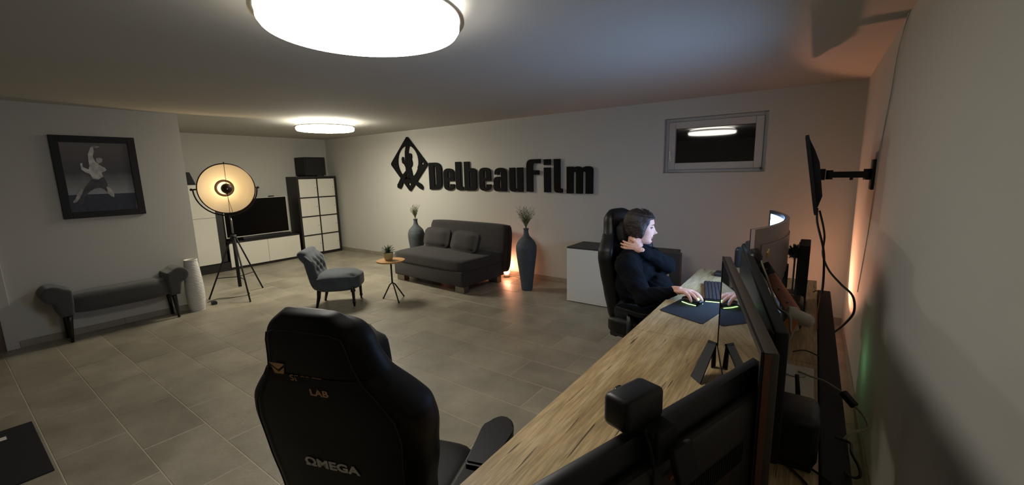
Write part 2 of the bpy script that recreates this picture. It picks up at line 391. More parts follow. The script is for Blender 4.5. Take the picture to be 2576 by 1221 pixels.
# ------------------------------------------------------------------ wall sign
def poly(path):
    out = []
    for p in path:
        if len(p) == 2: out.append(p)
        else:
            a = out[-1]; c = (p[0], p[1]); e = (p[2], p[3])
            for k in range(1, 7):
                t = k/6; out.append(((1-t)**2*a[0]+2*t*(1-t)*c[0]+t*t*e[0], (1-t)**2*a[1]+2*t*(1-t)*c[1]+t*t*e[1]))
    return out
GL = dict(
    D=[[(0, 0), (0, 1), (.5, 1), (1, 1, 1, .74), (1, .26), (1, 0, .5, 0)], [(.41, .1), (.5, .1, .57, .2), (.57, .8), (.5, .9, .41, .9)]],
    e=[[(1, .43), (1, .78), (1, 1, .5, 1), (0, 1, 0, .78), (0, .22), (0, 0, .5, 0), (1, 0, 1, .22), (1, .28), (.62, .28), (.62, .19), (.62, .12, .52, .12), (.42, .12, .42, .19), (.42, .43)], [(.42, .56), (.42, .8), (.42, .87, .52, .87), (.62, .87, .62, .8), (.62, .56)]],
    l=[[(0, .13), (0, 1), (.72, 1), (.72, .2), (.72, .13, .84, .12), (1, .12), (1, 0), (.5, 0), (0, 0, 0, .13)]],
    b=[[(0, 0), (0, 1), (.43, 1), (.43, .77), (.65, .77), (1, .77, 1, .62), (1, .14), (1, 0, .72, 0)], [(.43, .11), (.57, .11, .57, .2), (.57, .58), (.57, .66, .43, .66)]],
    a=[[(1, 0), (1, .78), (1, 1, .55, 1), (.1, 1, .08, .8), (.08, .72), (.44, .72), (.44, .8), (.46, .86, .52, .86), (.58, .86, .58, .78), (.58, .62), (.32, .62), (0, .62, 0, .44), (0, .15), (0, 0, .3, 0), (.5, 0, .6, .05), (.62, 0)], [(.42, .18), (.42, .42), (.42, .5, .58, .5), (.58, .16), (.5, .1, .42, .18)]],
    u=[[(0, 1), (.41, 1), (.41, .2), (.41, .12, .5, .12), (.58, .12, .58, .2), (.58, 1), (1, 1), (1, 0), (.62, 0), (.58, .05), (.5, 0, .3, 0), (0, 0, 0, .18)]],
    F=[[(0, 0), (0, .8), (0, 1, .36, 1), (1, 1), (1, .88), (.6, .88), (.46, .88, .46, .8), (.46, .66), (.9, .66), (.9, .53), (.46, .53), (.46, 0)]],
    i=[[(0, 0), (0, .75), (1, .75), (1, 0)], [(0, .83), (0, 1), (1, 1), (1, .83)]],
    m=[[(0, 0), (0, 1), (.25, 1), (.27, .95), (.33, 1, .43, 1), (.55, 1, .6, .93), (.68, 1, .8, 1), (1, 1, 1, .86), (1, 0), (.73, 0), (.73, .74), (.73, .81, .67, .81), (.62, .81, .62, .74), (.62, 0), (.37, 0), (.37, .74), (.37, .81, .31, .81), (.26, .81, .26, .74), (.26, 0)]])
M['signblack'] = mat('sign_black', '050505', .8, spec=.2)
sign = thing('wall_sign', 'black raised lettering and diamond emblem spelling DelbeauFilm on the white back wall', 'sign', (-3.7, YB, 1.2))
RX = Matrix.Rotation(PI/2, 4, 'X')
def place_flat(name, me, m, root, M4):
    me.transform(inv(root) @ M4); return obj(name, me, m, root)
for ch, x0, x1, z1, z0 in (('D', -5.111, -4.828, 1.673, 1.247), ('e', -4.784, -4.563, 1.573, 1.235), ('l', -4.525, -4.377, 1.668, 1.238), ('b', -4.347, -4.105, 1.665, 1.235), ('e', -4.053, -3.832, 1.568, 1.230),
                           ('a', -3.781, -3.549, 1.559, 1.227), ('u', -3.499, -3.267, 1.555, 1.223), ('F', -3.21, -2.985, 1.658, 1.225), ('i', -2.931, -2.829, 1.651, 1.22), ('l', -2.778, -2.652, 1.649, 1.215), ('m', -2.591, -2.226, 1.546, 1.208)):
    lp = [[(x0+x*(x1-x0), z0+z*(z1-z0)) for x, z in poly(l)] for l in GL[ch]]
    place_flat('letter', curve_mesh(lp, .008, .001), 'signblack', sign, T(0, YB-.022, 0) @ RX)
dia = [(-5.593, 2.127), (-6.055, 1.68), (-5.592, 1.204), (-5.132, 1.653)]
def rounded(poly_, k=.06):
    out = []; n = len(poly_)
    for i in range(n):
        p = Vector((*poly_[i], 0)); a = Vector((*poly_[i-1], 0)); b = Vector((*poly_[(i+1) % n], 0))
        pa = p+(a-p)*k; pb = p+(b-p)*k
        for t in (0, .25, .5, .75, 1): q = (1-t)**2*pa+2*t*(1-t)*p+t*t*pb; out.append((q.x, q.y))
    return out
ell = [(-5.605+.262*math.cos(2*PI*k/40), 1.705+.268*math.sin(2*PI*k/40)) for k in range(40)]
h1 = [(-5.248, 1.705), (-5.218, 1.668), (-5.243, 1.630), (-5.290, 1.670)]; h2 = [(-5.606, 1.372), (-5.556, 1.333), (-5.583, 1.294), (-5.631, 1.333)]
em = curve_mesh([rounded(dia), ell, rounded(h1, .3), rounded(h2, .3)], .008, .001)
emb = place_flat('emblem', em, 'signblack', sign, T(0, YB-.022, 0) @ RX)
fig = [(-5.631, 1.975), (-5.549, 1.975), (-5.582, 1.896), (-5.592, 1.84), (-5.555, 1.846), (-5.514, 1.835), (-5.507, 1.789), (-5.52, 1.749), (-5.501, 1.682), (-5.511, 1.646), (-5.549, 1.609), (-5.538, 1.581), (-5.501, 1.426), (-5.399, 1.374), (-5.302, 1.328), (-5.272, 1.287), (-5.287, 1.241), (-5.348, 1.26), (-5.421, 1.306), (-5.481, 1.348), (-5.519, 1.387), (-5.563, 1.406), (-5.593, 1.49), (-5.624, 1.49), (-5.661, 1.462), (-5.721, 1.412), (-5.762, 1.357), (-5.797, 1.294), (-5.835, 1.255), (-5.911, 1.274), (-5.911, 1.322), (-5.873, 1.361), (-5.828, 1.421), (-5.748, 1.499), (-5.666, 1.56), (-5.67, 1.615), (-5.696, 1.662), (-5.748, 1.695), (-5.756, 1.757), (-5.738, 1.792), (-5.71, 1.786), (-5.71, 1.74), (-5.676, 1.703), (-5.669, 1.777), (-5.664, 1.869)]
fm = curve_mesh([fig, [(-5.69, 1.475), (-5.63, 1.52), (-5.575, 1.44), (-5.62, 1.43)]], .0085, .001)
ff = place_flat('dancer_silhouette', fm, 'signblack', sign, T(0, YB-.022, 0) @ RX)
ff.parent = emb; ff.location = (0, 0, 0)
spk = curve_mesh([[(-5.345, 1.66), (-5.375, 1.60), (-5.352, 1.575), (-5.36, 1.535), (-5.39, 1.54), (-5.40, 1.50), (-5.43, 1.495), (-5.44, 1.45), (-5.46, 1.43), (-5.42, 1.41), (-5.33, 1.50), (-5.30, 1.62)]], .0078, .001)
o = place_flat('emblem_spatter', spk, 'signblack', sign, T(0, YB-.022, 0) @ RX); o.parent = emb

# ------------------------------------------------------------------ framed picture
pic = thing('framed_picture', 'black framed photo print of a leaping bare-chested dancer on the left wall', 'picture', (XP, 1.062, 1.54))
PM = inv(pic)
bm = B(); y0, y1, z0, z1 = .755, 1.372, 1.146, 1.94; t = .062
for lo, hi in (((XP, y0, z0), (XP+.022, y0+t, z1)), ((XP, y1-t, z0), (XP+.022, y1, z1)), ((XP, y0+t, z0), (XP+.022, y1-t, z0+t)), ((XP, y0+t, z1-t), (XP+.022, y1-t, z1))): box2(bm, lo, hi, bev=.003, mtx=PM)
obj('frame', bm, 'matte', pic)
def pc(x, y): p = at(100+x/4.883, 320+y/4.883, 'x', XP+.012); return (p.y, p.z)
def layer(name, pts, col, d, par):
    lp = [pc(*p) for p in pts]
    me = curve_mesh([lp], .0004)
    me.transform(PM @ Matrix(((0, 0, 1, XP+.010+d), (1, 0, 0, 0), (0, 1, 0, 0), (0, 0, 0, 1))))
    return obj(name, me, mat('print_'+name, col, .5, var=.45, vscale=22), par)
bm = B(); box2(bm, (XP+.002, y0+t-.005, z0+t-.005), (XP+.010, y1-t+.005, z1-t+.005), mtx=PM)
pr_ = obj('print', bm, 'wall', pic)
pm = mat('print_backdrop', '4a4642', .5); nt = pm.node_tree
tc = nt.nodes.new('ShaderNodeTexCoord'); sp = nt.nodes.new('ShaderNodeSeparateXYZ'); nz_ = nt.nodes.new('ShaderNodeTexNoise'); nz_.inputs['Scale'].default_value = 3
ma = nt.nodes.new('ShaderNodeMath'); ma.operation = 'MULTIPLY_ADD'; ma.inputs[1].default_value = .12
nt.links.new(tc.outputs['Generated'], sp.inputs[0]); nt.links.new(tc.outputs['Generated'], nz_.inputs['Vector']); nt.links.new(nz_.outputs['Fac'], ma.inputs[0]); nt.links.new(sp.outputs['Z'], ma.inputs[2])
rp = nt.nodes.new('ShaderNodeValToRGB'); el = rp.color_ramp.elements
el[0].position, el[0].color = .30, (*srgb('8c8d8e'), 1); el[1].position, el[1].color = 1.0, (*srgb('5a534b'), 1)
for p_, c_ in ((.44, '77746f'), (.62, '3e3a36'), (.8, '4a443e')): x_ = el.new(p_); x_.color = (*srgb(c_), 1)
nt.links.new(ma.outputs[0], rp.inputs[0]); nt.links.new(rp.outputs[0], nt.nodes['Principled BSDF'].inputs['Base Color'])
pr_.data.materials[0] = pm
layer('print_floor', [(345, 838), (610, 826), (960, 815), (1172, 806), (1195, 1008), (900, 1035), (370, 1050)], '1e2128', .0005, pr_)
layer('trousers', [(640, 640), (720, 650), (780, 600), (830, 690), (840, 760), (830, 800), (790, 760), (740, 745), (680, 755), (620, 790), (560, 850), (540, 930), (500, 950), (470, 900), (500, 830), (560, 740)], '35322e', .0010, pr_)
layer('torso', [(590, 330), (620, 250), (650, 235), (665, 300), (650, 360), (680, 420), (740, 470), (800, 500), (822, 530), (790, 548), (760, 560), (780, 610), (720, 642), (650, 630), (620, 580), (560, 555), (510, 520), (495, 450), (520, 440), (530, 490), (600, 520), (610, 480), (595, 400)], 'b0aca4', .0014, pr_)
layer('head', [(690, 385), (730, 372), (770, 390), (765, 430), (720, 450), (695, 420)], '9a948c', .0016, pr_)
layer('hand', [(636, 236), (660, 228), (735, 240), (700, 258), (650, 254)], '98928a', .0016, pr_)
layer('shin', [(500, 760), (540, 770), (500, 860), (460, 920), (420, 935), (408, 915), (440, 880), (470, 810)], '9c988f', .0016, pr_)
layer('foot', [(820, 730), (870, 750), (915, 820), (918, 862), (880, 850), (840, 815)], '9c988f', .0016, pr_)

# ------------------------------------------------------------------ upholstered bench
def build_bench():
    t = thing('bench', 'grey upholstered bench with rolled arms under the framed picture', 'bench', (-5.70, 1.035, 0))
    bm = B(); cushion(bm, (0, 0, .355), (.27, .80, .20), p=.25); obj('seat', bm, 'bench', t, smooth=True)
    for s in (-1, 1):
        bm = B()
        tube(bm, smooth_path([(-.135, 0, 0), (0, 0, 0), (.135, 0, 0)], 2), .082, 24)
        bmesh.ops.transform(bm, matrix=T(0, s*.475, .475), verts=bm.verts)
        n0 = len(bm.verts)
        prism(bm, [(-.05, .26), (.045, .26), (.085, .50), (.02, .54), (-.06, .50), (-.06, .40)], .27, Matrix(((0, 0, 1, -.135), (s, 0, 0, s*.415), (0, 1, 0, 0), (0, 0, 0, 1))))
        obj('arm', remesh(bm, .012, 5), 'bench', t)
        for x in (-.10, .10):
            bm = B(); tube(bm, [(x, s*.40, .27), (x, s*.405, .20), (x+.004, s*.415, .0)], [.024, .022, .012], 12); obj('leg', bm, 'darkwood', t, smooth=True)
    return t
build_bench()

# ------------------------------------------------------------------ tall white ribbed vase
v = thing('floor_vase', 'tall white ribbed vase beside the bench at the wall corner', 'vase', (-5.725, 1.665, 0))
bm = B(); prof = []
for k in range(97):
    z = .59*k/96; r = .072+.022*math.sin(PI*min(1, z/.59)**.8)-.010*(z/.59)+.0022*math.cos(k*PI/1.5)
    prof.append((r, z))
prof += [(.056, .59), (.052, .40), (.052, .05)]
lathe(bm, prof, seg=40); obj('body', bm, 'ribbed', v, auto=60)
bm = B(); lathe(bm, [(.052, .585), (.064, .585), (.067, .592), (.062, .597), (.056, .595), (.052, .585)], seg=40, cap=False); obj('lip', bm, 'ribbed', v, smooth=True)
t = thing('plug_adapter', 'small dark plug block on the floor at the wall corner behind the vase', 'adapter', (XP+.05, YP+.07, 0))
bm = B(); box2(bm, (-.03, -.02, 0), (.03, .03, .035), bev=.005); obj('body', bm, 'black', t)
bm = B(); box2(bm, (-.02, -.01, .035), (.02, .02, .042), bev=.003); obj('cap', bm, 'black', t)

# ------------------------------------------------------------------ studio tripod lamp
lx, ly = -5.88, 2.19
sl = thing('tripod_floor_lamp', 'big round studio reflector lamp glowing warm on a black tripod', 'floor lamp', (lx, ly, 0))
LC = Vector((0, 0, 1.375)); nrm = Vector((.98, -.19, -.03)).normalized(); sx = Vector((0, 0, 1)).cross(nrm).normalized(); sy = nrm.cross(sx)
SM = Matrix(((sx.x, sy.x, nrm.x, LC.x), (sx.y, sy.y, nrm.y, LC.y), (sx.z, sy.z, nrm.z, LC.z), (0, 0, 0, 1)))
bm = B(); R_ = .300
outer = [(.045, -.17), (.10, -.165), (.20, -.13), (.27, -.07), (R_, 0.0)]; inner = [(R_-.004, 0), (.265, -.062), (.197, -.12), (.10, -.155), (.001, -.16)]
lathe(bm, outer, seg=64, mtx=SM, cap=False); sh = obj('shade', bm, 'bronze', sl, smooth=True)
bm = B(); lathe(bm, inner, seg=64, mtx=SM, cap=False); obj('reflector', bm, 'lamp_in', sh, smooth=True)
bm = B(); lathe(bm, [(R_-.004, -.004), (R_+.007, -.010), (R_+.009, .004), (R_-.004, .008), (R_-.004, -.004)], seg=64, mtx=SM, cap=False); obj('rim', bm, 'bronze', sh, smooth=True)
bm = B(); lathe(bm, [(.098, -.1455), (.078, -.142), (.078, -.152)], seg=40, mtx=SM, cap=False); obj('inner_ring', bm, 'bronze', sh)
bm = B(); ball(bm, (0, 0, -.055), (.030, .030, .036), mtx=SM); obj('bulb', bm, 'bulb', sh, smooth=True)
bm = B(); lathe(bm, [(.001, .032), (.036, .028), (.056, .012), (.063, -.014), (.061, -.014), (.054, .010), (.034, .024), (.001, .028)], seg=32, mtx=SM, cap=False); obj('bulb_cap', bm, 'bronze', sh, smooth=True)
bm = B(); tube(bm, [SM@Vector((0, R_, -.003)), SM@Vector((0, .05, -.003)), SM@Vector((.008, .03, .012))], .0028, 8); tube(bm, [SM@Vector((0, -R_, -.003)), SM@Vector((0, -.05, -.004))], .0028, 8); tube(bm, [SM@Vector((.03, -R_+.01, -.01)), SM@Vector((0, -.12, -.005)), SM@Vector((0, -.06, -.02))], .0022, 6); obj('bulb_bracket', bm, 'bronze', sh)
bm = B(); cyl(bm, SM@Vector((0, -.035, -.04)), SM@Vector((0, -.075, -.02)), .018, .014); obj('socket', bm, 'brushed', sh, smooth=True)
bm = B(); tube(bm, [SM@Vector((math.cos(a)*(R_+.035), math.sin(a)*(R_+.035), -.05)) for a in [PI+PI*k/28 for k in range(29)]], .008, 8); obj('yoke', bm, 'bronze', sl, smooth=True)
for s in (-1, 1):
    bm = B(); cyl(bm, SM@Vector((s*(R_-.01), 0, -.05)), SM@Vector((s*(R_+.06), 0, -.05)), .009); ball(bm, SM@Vector((s*(R_+.05), 0, -.05)), .017, sub=1); obj('yoke_knob', bm, 'bronze', sl, smooth=True)
bm = B(); cyl(bm, SM@Vector((0, R_+.002, -.002)), SM@Vector((0, R_+.022, -.002)), .007); obj('top_knob', bm, 'bronze', sh)
ycen = SM@Vector((0, -(R_+.035), -.05))
bm = B(); tube(bm, [(ycen.x, ycen.y, ycen.z), (0, 0, ycen.z-.06), (0, 0, .74)], .011, 12); obj('pole', bm, 'brushed', sl, smooth=True)
bm = B(); cyl(bm, (0, 0, .80), (0, 0, .13), .020); cyl(bm, (0, 0, .80), (0, 0, .74), .034); obj('column', bm, 'matte', sl, smooth=True)
for a in (-1.9, -.14, 2.08):
    ft = {-1.9: (-.20, -.286), -.14: (.374, -.051), 2.08: (-.182, .34)}[a]
    k = .46
    bm = B(); tube(bm, [(ft[0]*.09, ft[1]*.09, .76), (ft[0], ft[1], .008)], .0095, 10); ball(bm, (ft[0], ft[1], .010), .0125, sub=1); lg = obj('leg', bm, 'matte', sl, smooth=True)
    bm = B(); tube(bm, [(0, 0, .26), (ft[0]*.72, ft[1]*.72, .26)], .005, 8); obj('strut', bm, 'matte', lg)
bm = B(); tube(bm, smooth_path([(0.02, 0, .74), (.06, .03, .4), (.05, .05, .1), (.02, .08, .008), (-.02, -.1, .006), (-.12, -.22, .006), (-.05, -.36, .006)], 6), .0035, 6)
obj('cord', bm, 'cable', sl, smooth=True)

# ------------------------------------------------------------------ far wall furniture
XFR = -7.7
t = thing('tall_cabinet', 'tall cabinet with two white doors behind the wall edge left of the television', 'cabinet', (-7.9, 2.44, 0))
m_ = inv(t)
bm = B(); box2(bm, (XL+.005, 2.20, .0), (XFR-.02, 2.78, .14), mtx=m_); box2(bm, (XL+.005, 2.20, .14), (XFR-.02, 2.66, 1.415), mtx=m_); obj('body', bm, 'brownblack', t)
for z0_, z1_ in ((.15, .885), (.89, 1.41)):
    bm = B(); box2(bm, (XFR-.02, 2.205, z0_), (XFR, 2.655, z1_), bev=.002, mtx=m_); obj('door', bm, 'white', t)
t = thing('narrow_shelf', 'narrow black cabinet column between the white tall cabinet and the television unit', 'cabinet', (-7.9, 2.715, 0))
m_ = inv(t)
bm = B(); box2(bm, (XL+.005, 2.665, .145), (XFR-.06, 2.765, 1.12), bev=.002, mtx=m_); obj('body', bm, 'brownblack', t)
bm = B(); box2(bm, (XFR-.06, 2.668, .15), (XFR-.045, 2.762, 1.115), bev=.002, mtx=m_); obj('door', bm, 'greypot', t)
t = thing('wedge_speaker', 'dark slanted wedge standing on top of the tall white cabinet', 'speaker', (-7.86, 2.37, 1.415))
bm = B(); M4 = Matrix(((0, 0, 1, -.06), (1, 0, 0, 0), (0, 1, 0, 0), (0, 0, 0, 1)))
prism(bm, [(-.12, 0), (.115, 0), (.055, .19), (-.06, .19)], .12, M4); obj('body', bm, 'matte', t)
bm = B(); prism(bm, [(-.10, .02), (.09, .02), (.042, .175), (-.05, .175)], .006, T(.12, 0, 0)@M4); obj('grille', bm, 'matte', t)
t = thing('tv_unit', 'low television unit with black body and two white fronts', 'cabinet', (-7.9, 3.36, 0))
m_ = inv(t)
bm = B(); box2(bm, (XL+.005, 2.785, .0), (XFR-.02, 3.96, .05), mtx=m_); box2(bm, (XL+.005, 2.785, .05), (XFR-.02, 3.96, .44), mtx=m_); box2(bm, (XL+.005, 2.78, .44), (XFR+.002, 3.965, .462), bev=.002, mtx=m_); obj('body', bm, 'brownblack', t)
for a, b in ((2.787, 3.388), (3.392, 3.955)):
    bm = B(); box2(bm, (XFR-.02, a, .045), (XFR, b, .437), bev=.002, mtx=m_); obj('drawer_front', bm, 'white', t)
t = thing('television', 'flat television with thin silver-white frame standing on the low unit', 'television', (-7.86, 3.33, .462))
m_ = inv(t)
xt = -7.84
bm = B(); box2(bm, (xt-.045, 2.825, .52), (xt-.008, 3.85, 1.15), bev=.006, mtx=m_); obj('housing', bm, 'black', t)
bm = B()
ty0, ty1, tz0, tz1 = 2.815, 3.858, .512, 1.158; tt = .014
for lo, hi in (((xt-.02, ty0, tz0), (xt+.004, ty0+tt, tz1)), ((xt-.02, ty1-tt, tz0), (xt+.004, ty1, tz1)), ((xt-.02, ty0+tt, tz0), (xt+.004, ty1-tt, tz0+tt)), ((xt-.02, ty0+tt, tz1-.010), (xt+.004, ty1-tt, tz1))): box2(bm, lo, hi, mtx=m_)
obj('frame', bm, 'paper', t)
bm = B(); box2(bm, (xt-.006, ty0+tt, tz0+tt), (xt, ty1-tt, tz1-.010), mtx=m_); obj('screen', bm, 'glossy_soft', t)
for s, y in ((-1, 2.93), (1, 3.75)):
    bm = B(); tube(bm, [m_@Vector((xt-.02, y, .515)), m_@Vector((xt+.05, y+s*.03, .472))], .008, 8); tube(bm, [m_@Vector((xt-.02, y, .515)), m_@Vector((xt-.09, y+s*.03, .472))], .008, 8); obj('foot', bm, 'paper', t)
t = thing('webcam', 'tiny black camera clipped on the top edge of the television', 'camera', (xt-.01, 3.60, 1.158))
bm = B(); box2(bm, (-.015, -.045, 0), (.02, .045, .022), bev=.005); obj('body', bm, 'black', t)
bm = B(); cyl(bm, (.02, 0, .011), (.024, 0, .011), .008); obj('lens', bm, 'gloss', t)
t = thing('soundbar', 'long dark soundbar lying in front of the television on the low unit', 'soundbar', (-7.74, 3.42, .462))
bm = B(); box2(bm, (-.035, -.40, 0), (.03, .40, .052), bev=.010); obj('body', bm, 'black', t, auto=40)
bm = B(); box2(bm, (.030, -.38, .006), (.033, .38, .046), bev=.001); obj('grille', bm, 'matte', t)
# cube shelf
t = thing('cube_shelf', 'black cube shelf with eight white door inserts in the far corner', 'shelf', (-7.9, 4.41, 0))
m_ = inv(t); sy0, sy1, sz1 = 4.005, 4.795, 1.50; fr = .038; th = .017
bm = B()
box2(bm, (XL+.005, sy0, 0), (XFR, sy0+fr, sz1), bev=.002, mtx=m_); box2(bm, (XL+.005, sy1-fr, 0), (XFR, sy1, sz1), bev=.002, mtx=m_)
box2(bm, (XL+.005, sy0+fr, 0), (XFR, sy1-fr, fr), mtx=m_); box2(bm, (XL+.005, sy0+fr, sz1-fr), (XFR, sy1-fr, sz1), mtx=m_)
ym = (sy0+sy1)/2; box2(bm, (XL+.01, ym-th/2, fr), (XFR-.003, ym+th/2, sz1-fr), mtx=m_)
cz = [(fr+(sz1-2*fr)*k/4) for k in range(5)]
for k in (1, 2, 3):
    box2(bm, (XL+.01, sy0+fr, cz[k]-th/2), (XFR-.004, ym-th/2, cz[k]+th/2), mtx=m_); box2(bm, (XL+.01, ym+th/2, cz[k]-th/2), (XFR-.004, sy1-fr, cz[k]+th/2), mtx=m_)
box2(bm, (XL+.006, sy0+fr, fr), (XL+.016, sy1-fr, sz1-fr), mtx=m_)
obj('carcass', bm, 'brownblack', t)
for k in range(4):
    for a, b in ((sy0+fr, ym-th/2), (ym+th/2, sy1-fr)):
        bm = B(); box2(bm, (XFR-.035, a+.002, cz[k]+th/2+.002), (XFR-.013, b-.002, cz[k+1]-th/2-.002), bev=.002, mtx=m_); dd = obj('door', bm, 'white', t)
        bm = B(); cyl(bm, m_@Vector((XFR-.013, b-.035, (cz[k]+cz[k+1])/2)), m_@Vector((XFR-.002, b-.035, (cz[k]+cz[k+1])/2)), .006, seg=10); obj('knob', bm, 'brushed', dd)
t = thing('speaker_box', 'black boxy speaker on top of the cube shelf in the corner', 'speaker', (-7.88, 4.40, 1.50))
bm = B(); box2(bm, (-.18, -.205, .02), (.17, .205, .355), bev=.006); obj('body', bm, 'matte', t)
bm = B(); box2(bm, (.17, -.185, .04), (.178, .185, .335), bev=.002); obj('grille', bm, 'matte', t)
for y in (-.16, .16):
    for x in (-.13, .13):
        bm = B(); cyl(bm, (x, y, 0), (x, y, .02), .015, seg=10); obj('foot', bm, 'matte', t)

# ------------------------------------------------------------------ tufted armchair
fx, fy = .74, .67; rz = math.atan2(fy, fx)-PI/2
t = thing('accent_chair', 'small armless blue-grey velvet chair with buttoned back near the round table', 'chair', (-4.50, 2.71, 0), rz)
def seat_dent(co, q):
    x, y, z = q
    if z > .6: co.z += .018*(1-(x*x+y*y)*.5)
    if y > 0: co.x *= 1-.28*y*y
    return co
bm = B(); cushion(bm, (0, .02, .285), (.50, .52, .20), p=.3, dent=seat_dent, n=12); obj('seat', bm, 'velvet', t, smooth=True)
BT = T(0, -.19, .22) @ Matrix.Rotation(math.radians(10), 4, 'X')
bm = B()
btn = [(x, z) for z in (.34, .22) for x in (-.12, 0, .12)] + [(x, .28) for x in (-.06, .06)]
def bdent(co, q):
    x, y, z = q
    for bx, bz in btn:
        d2 = (co.x-bx)**2+(co.z-(bz-.22))**2
        if y > 0: co.y -= .020*math.exp(-d2/.0009)
    co.x *= (1-.10*(1-z)/2)
    if z > .6: co.y -= (z-.6)*.13
    return co
cushion(bm, (0, 0, .22), (.46, .11, .46), p=.25, n=26, mtx=BT, dent=bdent); bk = obj('backrest', bm, 'velvet', t, smooth=True)
bm = B(); tube(bm, [BT@Vector((x, -.065+.012*abs(x)/.23, .425)) for x in [-.225+.45*k/10 for k in range(11)]], [.026]+[.046]*9+[.026], 18); obj('top_roll', bm, 'velvet', bk, smooth=True)
for bx, bz in btn:
    bm = B(); ball(bm, (bx, .038 if bz < .3 else .030, bz), .008, mtx=BT, sub=1); obj('button', bm, 'velvet', bk, smooth=True)
for sx_ in (-1, 1):
    bm = B(); tube(bm, [(sx_*.165, .20, .235), (sx_*.166, .202, .21), (sx_*.167, .205, .195), (sx_*.167, .205, .18), (sx_*.168, .206, .17), (sx_*.168, .207, .06), (sx_*.168, .208, .045), (sx_*.168, .208, .03), (sx_*.168, .208, .0)], [.026, .020, .028, .028, .018, .015, .020, .013, .010], 14); obj('leg', bm, 'darkwood', t, smooth=True)
    bm = B(); tube(bm, [(sx_*.15, -.17, .24), (sx_*.15, -.185, .12), (sx_*.152, -.215, 0)], [.026, .021, .013], 12); obj('leg', bm, 'darkwood', t, smooth=True)

# ------------------------------------------------------------------ side table and plant
t = thing('side_table', 'small round side table with wooden top on three black splayed legs', 'table', (-4.08, 3.16, 0))
bm = B(); lathe(bm, [(.155, 0), (.166, .004), (.168, .012), (.166, .018)], c=(0, 0, .465), seg=48); obj('tabletop', bm, 'bamboo', t, auto=40)
bm = B(); cyl(bm, (0, 0, .19), (0, 0, .455), .010); cyl(bm, (0, 0, .453), (0, 0, .466), .06); obj('post', bm, 'matte', t, smooth=True)
for p in ((-.105, -.065), (.205, -.085), (.03, .135)):
    bm = B(); tube(bm, [(0, 0, .205), (p[0]*.25, p[1]*.25, .18), (p[0], p[1], .008)], .008, 10); ball(bm, (p[0], p[1], .010), .0115, sub=1); obj('leg', bm, 'matte', t, smooth=True)
t = thing('potted_succulent', 'small spiky succulent in a cream pot on the round side table', 'plant', (-4.11, 3.155, .483))
bm = B(); lathe(bm, [(.036, 0), (.045, .008), (.055, .045), (.058, .085), (.056, .094), (.050, .092), (.048, .08)], seg=28); obj('pot', bm, 'pot', t, auto=50)
bm = B(); lathe(bm, [(.001, .079), (.049, .078)], seg=20, cap=False); obj('soil', bm, 'soil', t)
for k in range(26):
    a = k*2.4; tl = .15-.085*(k/26); L_ = .115-.03*(k/26)
    bm = B(); el = math.radians(78-60*(k/26))
    d = Vector((math.cos(a)*math.cos(el), math.sin(a)*math.cos(el), math.sin(el))); s = Vector((-math.sin(a), math.cos(a), 0)); n = d.cross(s)
    b0 = Vector((0, 0, .08)); wds = [.008, .011, .009, .006, .0006]; prev = None
    for i, w_ in enumerate(wds):
        q = i/4; c = b0+d*L_*q+n*(-.02*q*q)
        rg = [bm.verts.new(c+s*w_), bm.verts.new(c+n*.003), bm.verts.new(c-s*w_), bm.verts.new(c-n*.002)]
        if prev:
            for j in range(4): bm.faces.new((prev[j], prev[(j+1) % 4], rg[(j+1) % 4], rg[j]))
        prev = rg
    obj('leaf', bm, 'leaf', t, smooth=True)

# ------------------------------------------------------------------ sofa
so = thing('sofa_bed', 'charcoal armless sofa bed with tall backrest on silver block feet', 'sofa', (-4.12, 4.20, 0), math.radians(-3))
bm = B(); box(bm, (0, -.03, .185), (1.38, .82, .20), bev=.02, seg=3); obj('base', bm, 'fabric', so, auto=40)
bm = B(); cushion(bm, (0, -.03, .345), (1.42, .84, .16), p=.10, n=16, dent=lambda co, q: Vector((co.x, co.y, co.z+(.012 if q[2] > .5 else 0)*(1-q[0]**4)*(1-q[1]**4)))); obj('seat_cushion', bm, 'fabric', so, smooth=True)
bm = B(); cushion(bm, (-.05, 0, .33), (1.56, .20, .68), p=.10, n=16, mtx=T(0, .40, .12) @ Matrix.Rotation(math.radians(-7), 4, 'X')); bkk = obj('backrest', bm, 'fabric', so, smooth=True)
bm = B(); box(bm, (.732, 0, .33), (.006, .05, .60), mtx=T(0, .40, .12) @ Matrix.Rotation(math.radians(-7), 4, 'X')); obj('side_seam', bm, 'matte', bkk)
for x in (-.60, .60):
    for y in (-.36, .28):
        bm = B(); box(bm, (x, y, .042), (.16, .09, .084), bev=.004); obj('foot', bm, 'brushed', so)
def pillow(name, label, loc, rx, rz_, rot=0):
    t = thing(name, label, 'cushion', loc, 0, 'cushions on the sofa bed')
    Mx = Matrix.Rotation(rz_, 4, 'Z') @ Matrix.Rotation(rx, 4, 'X')
    def pd(co, q):
        x, y, z = q; e = max(abs(x), abs(z)); co.y *= (1-.55*e**3); co.z *= 1-.05*x*x+.03*abs(x)**4; return co
    bm = B(); cushion(bm, (0, 0, .17), (.58, .16, .30), p=.3, n=14, mtx=Mx, dent=pd); obj('cover', bm, 'fabric', t, smooth=True)
    bm = B(); tube(bm, [Mx@Vector((x, 0, z+.17)) for x, z in [(-.262, -.13), (0, -.142), (.262, -.13), (.268, 0), (.262, .13), (0, .142), (-.262, .13), (-.268, 0), (-.262, -.13)]], .004, 6); obj('piping', bm, 'fabric', t)
pillow('sofa_cushion', 'dark grey cushion leaning on the left half of the sofa backrest', (-4.46, 4.27, .405), math.radians(-16), math.radians(-5))
pillow('sofa_cushion', 'dark grey cushion on the right of the sofa, nearer the dried-twig vase', (-3.85, 4.18, .405), math.radians(-20), math.radians(-9))

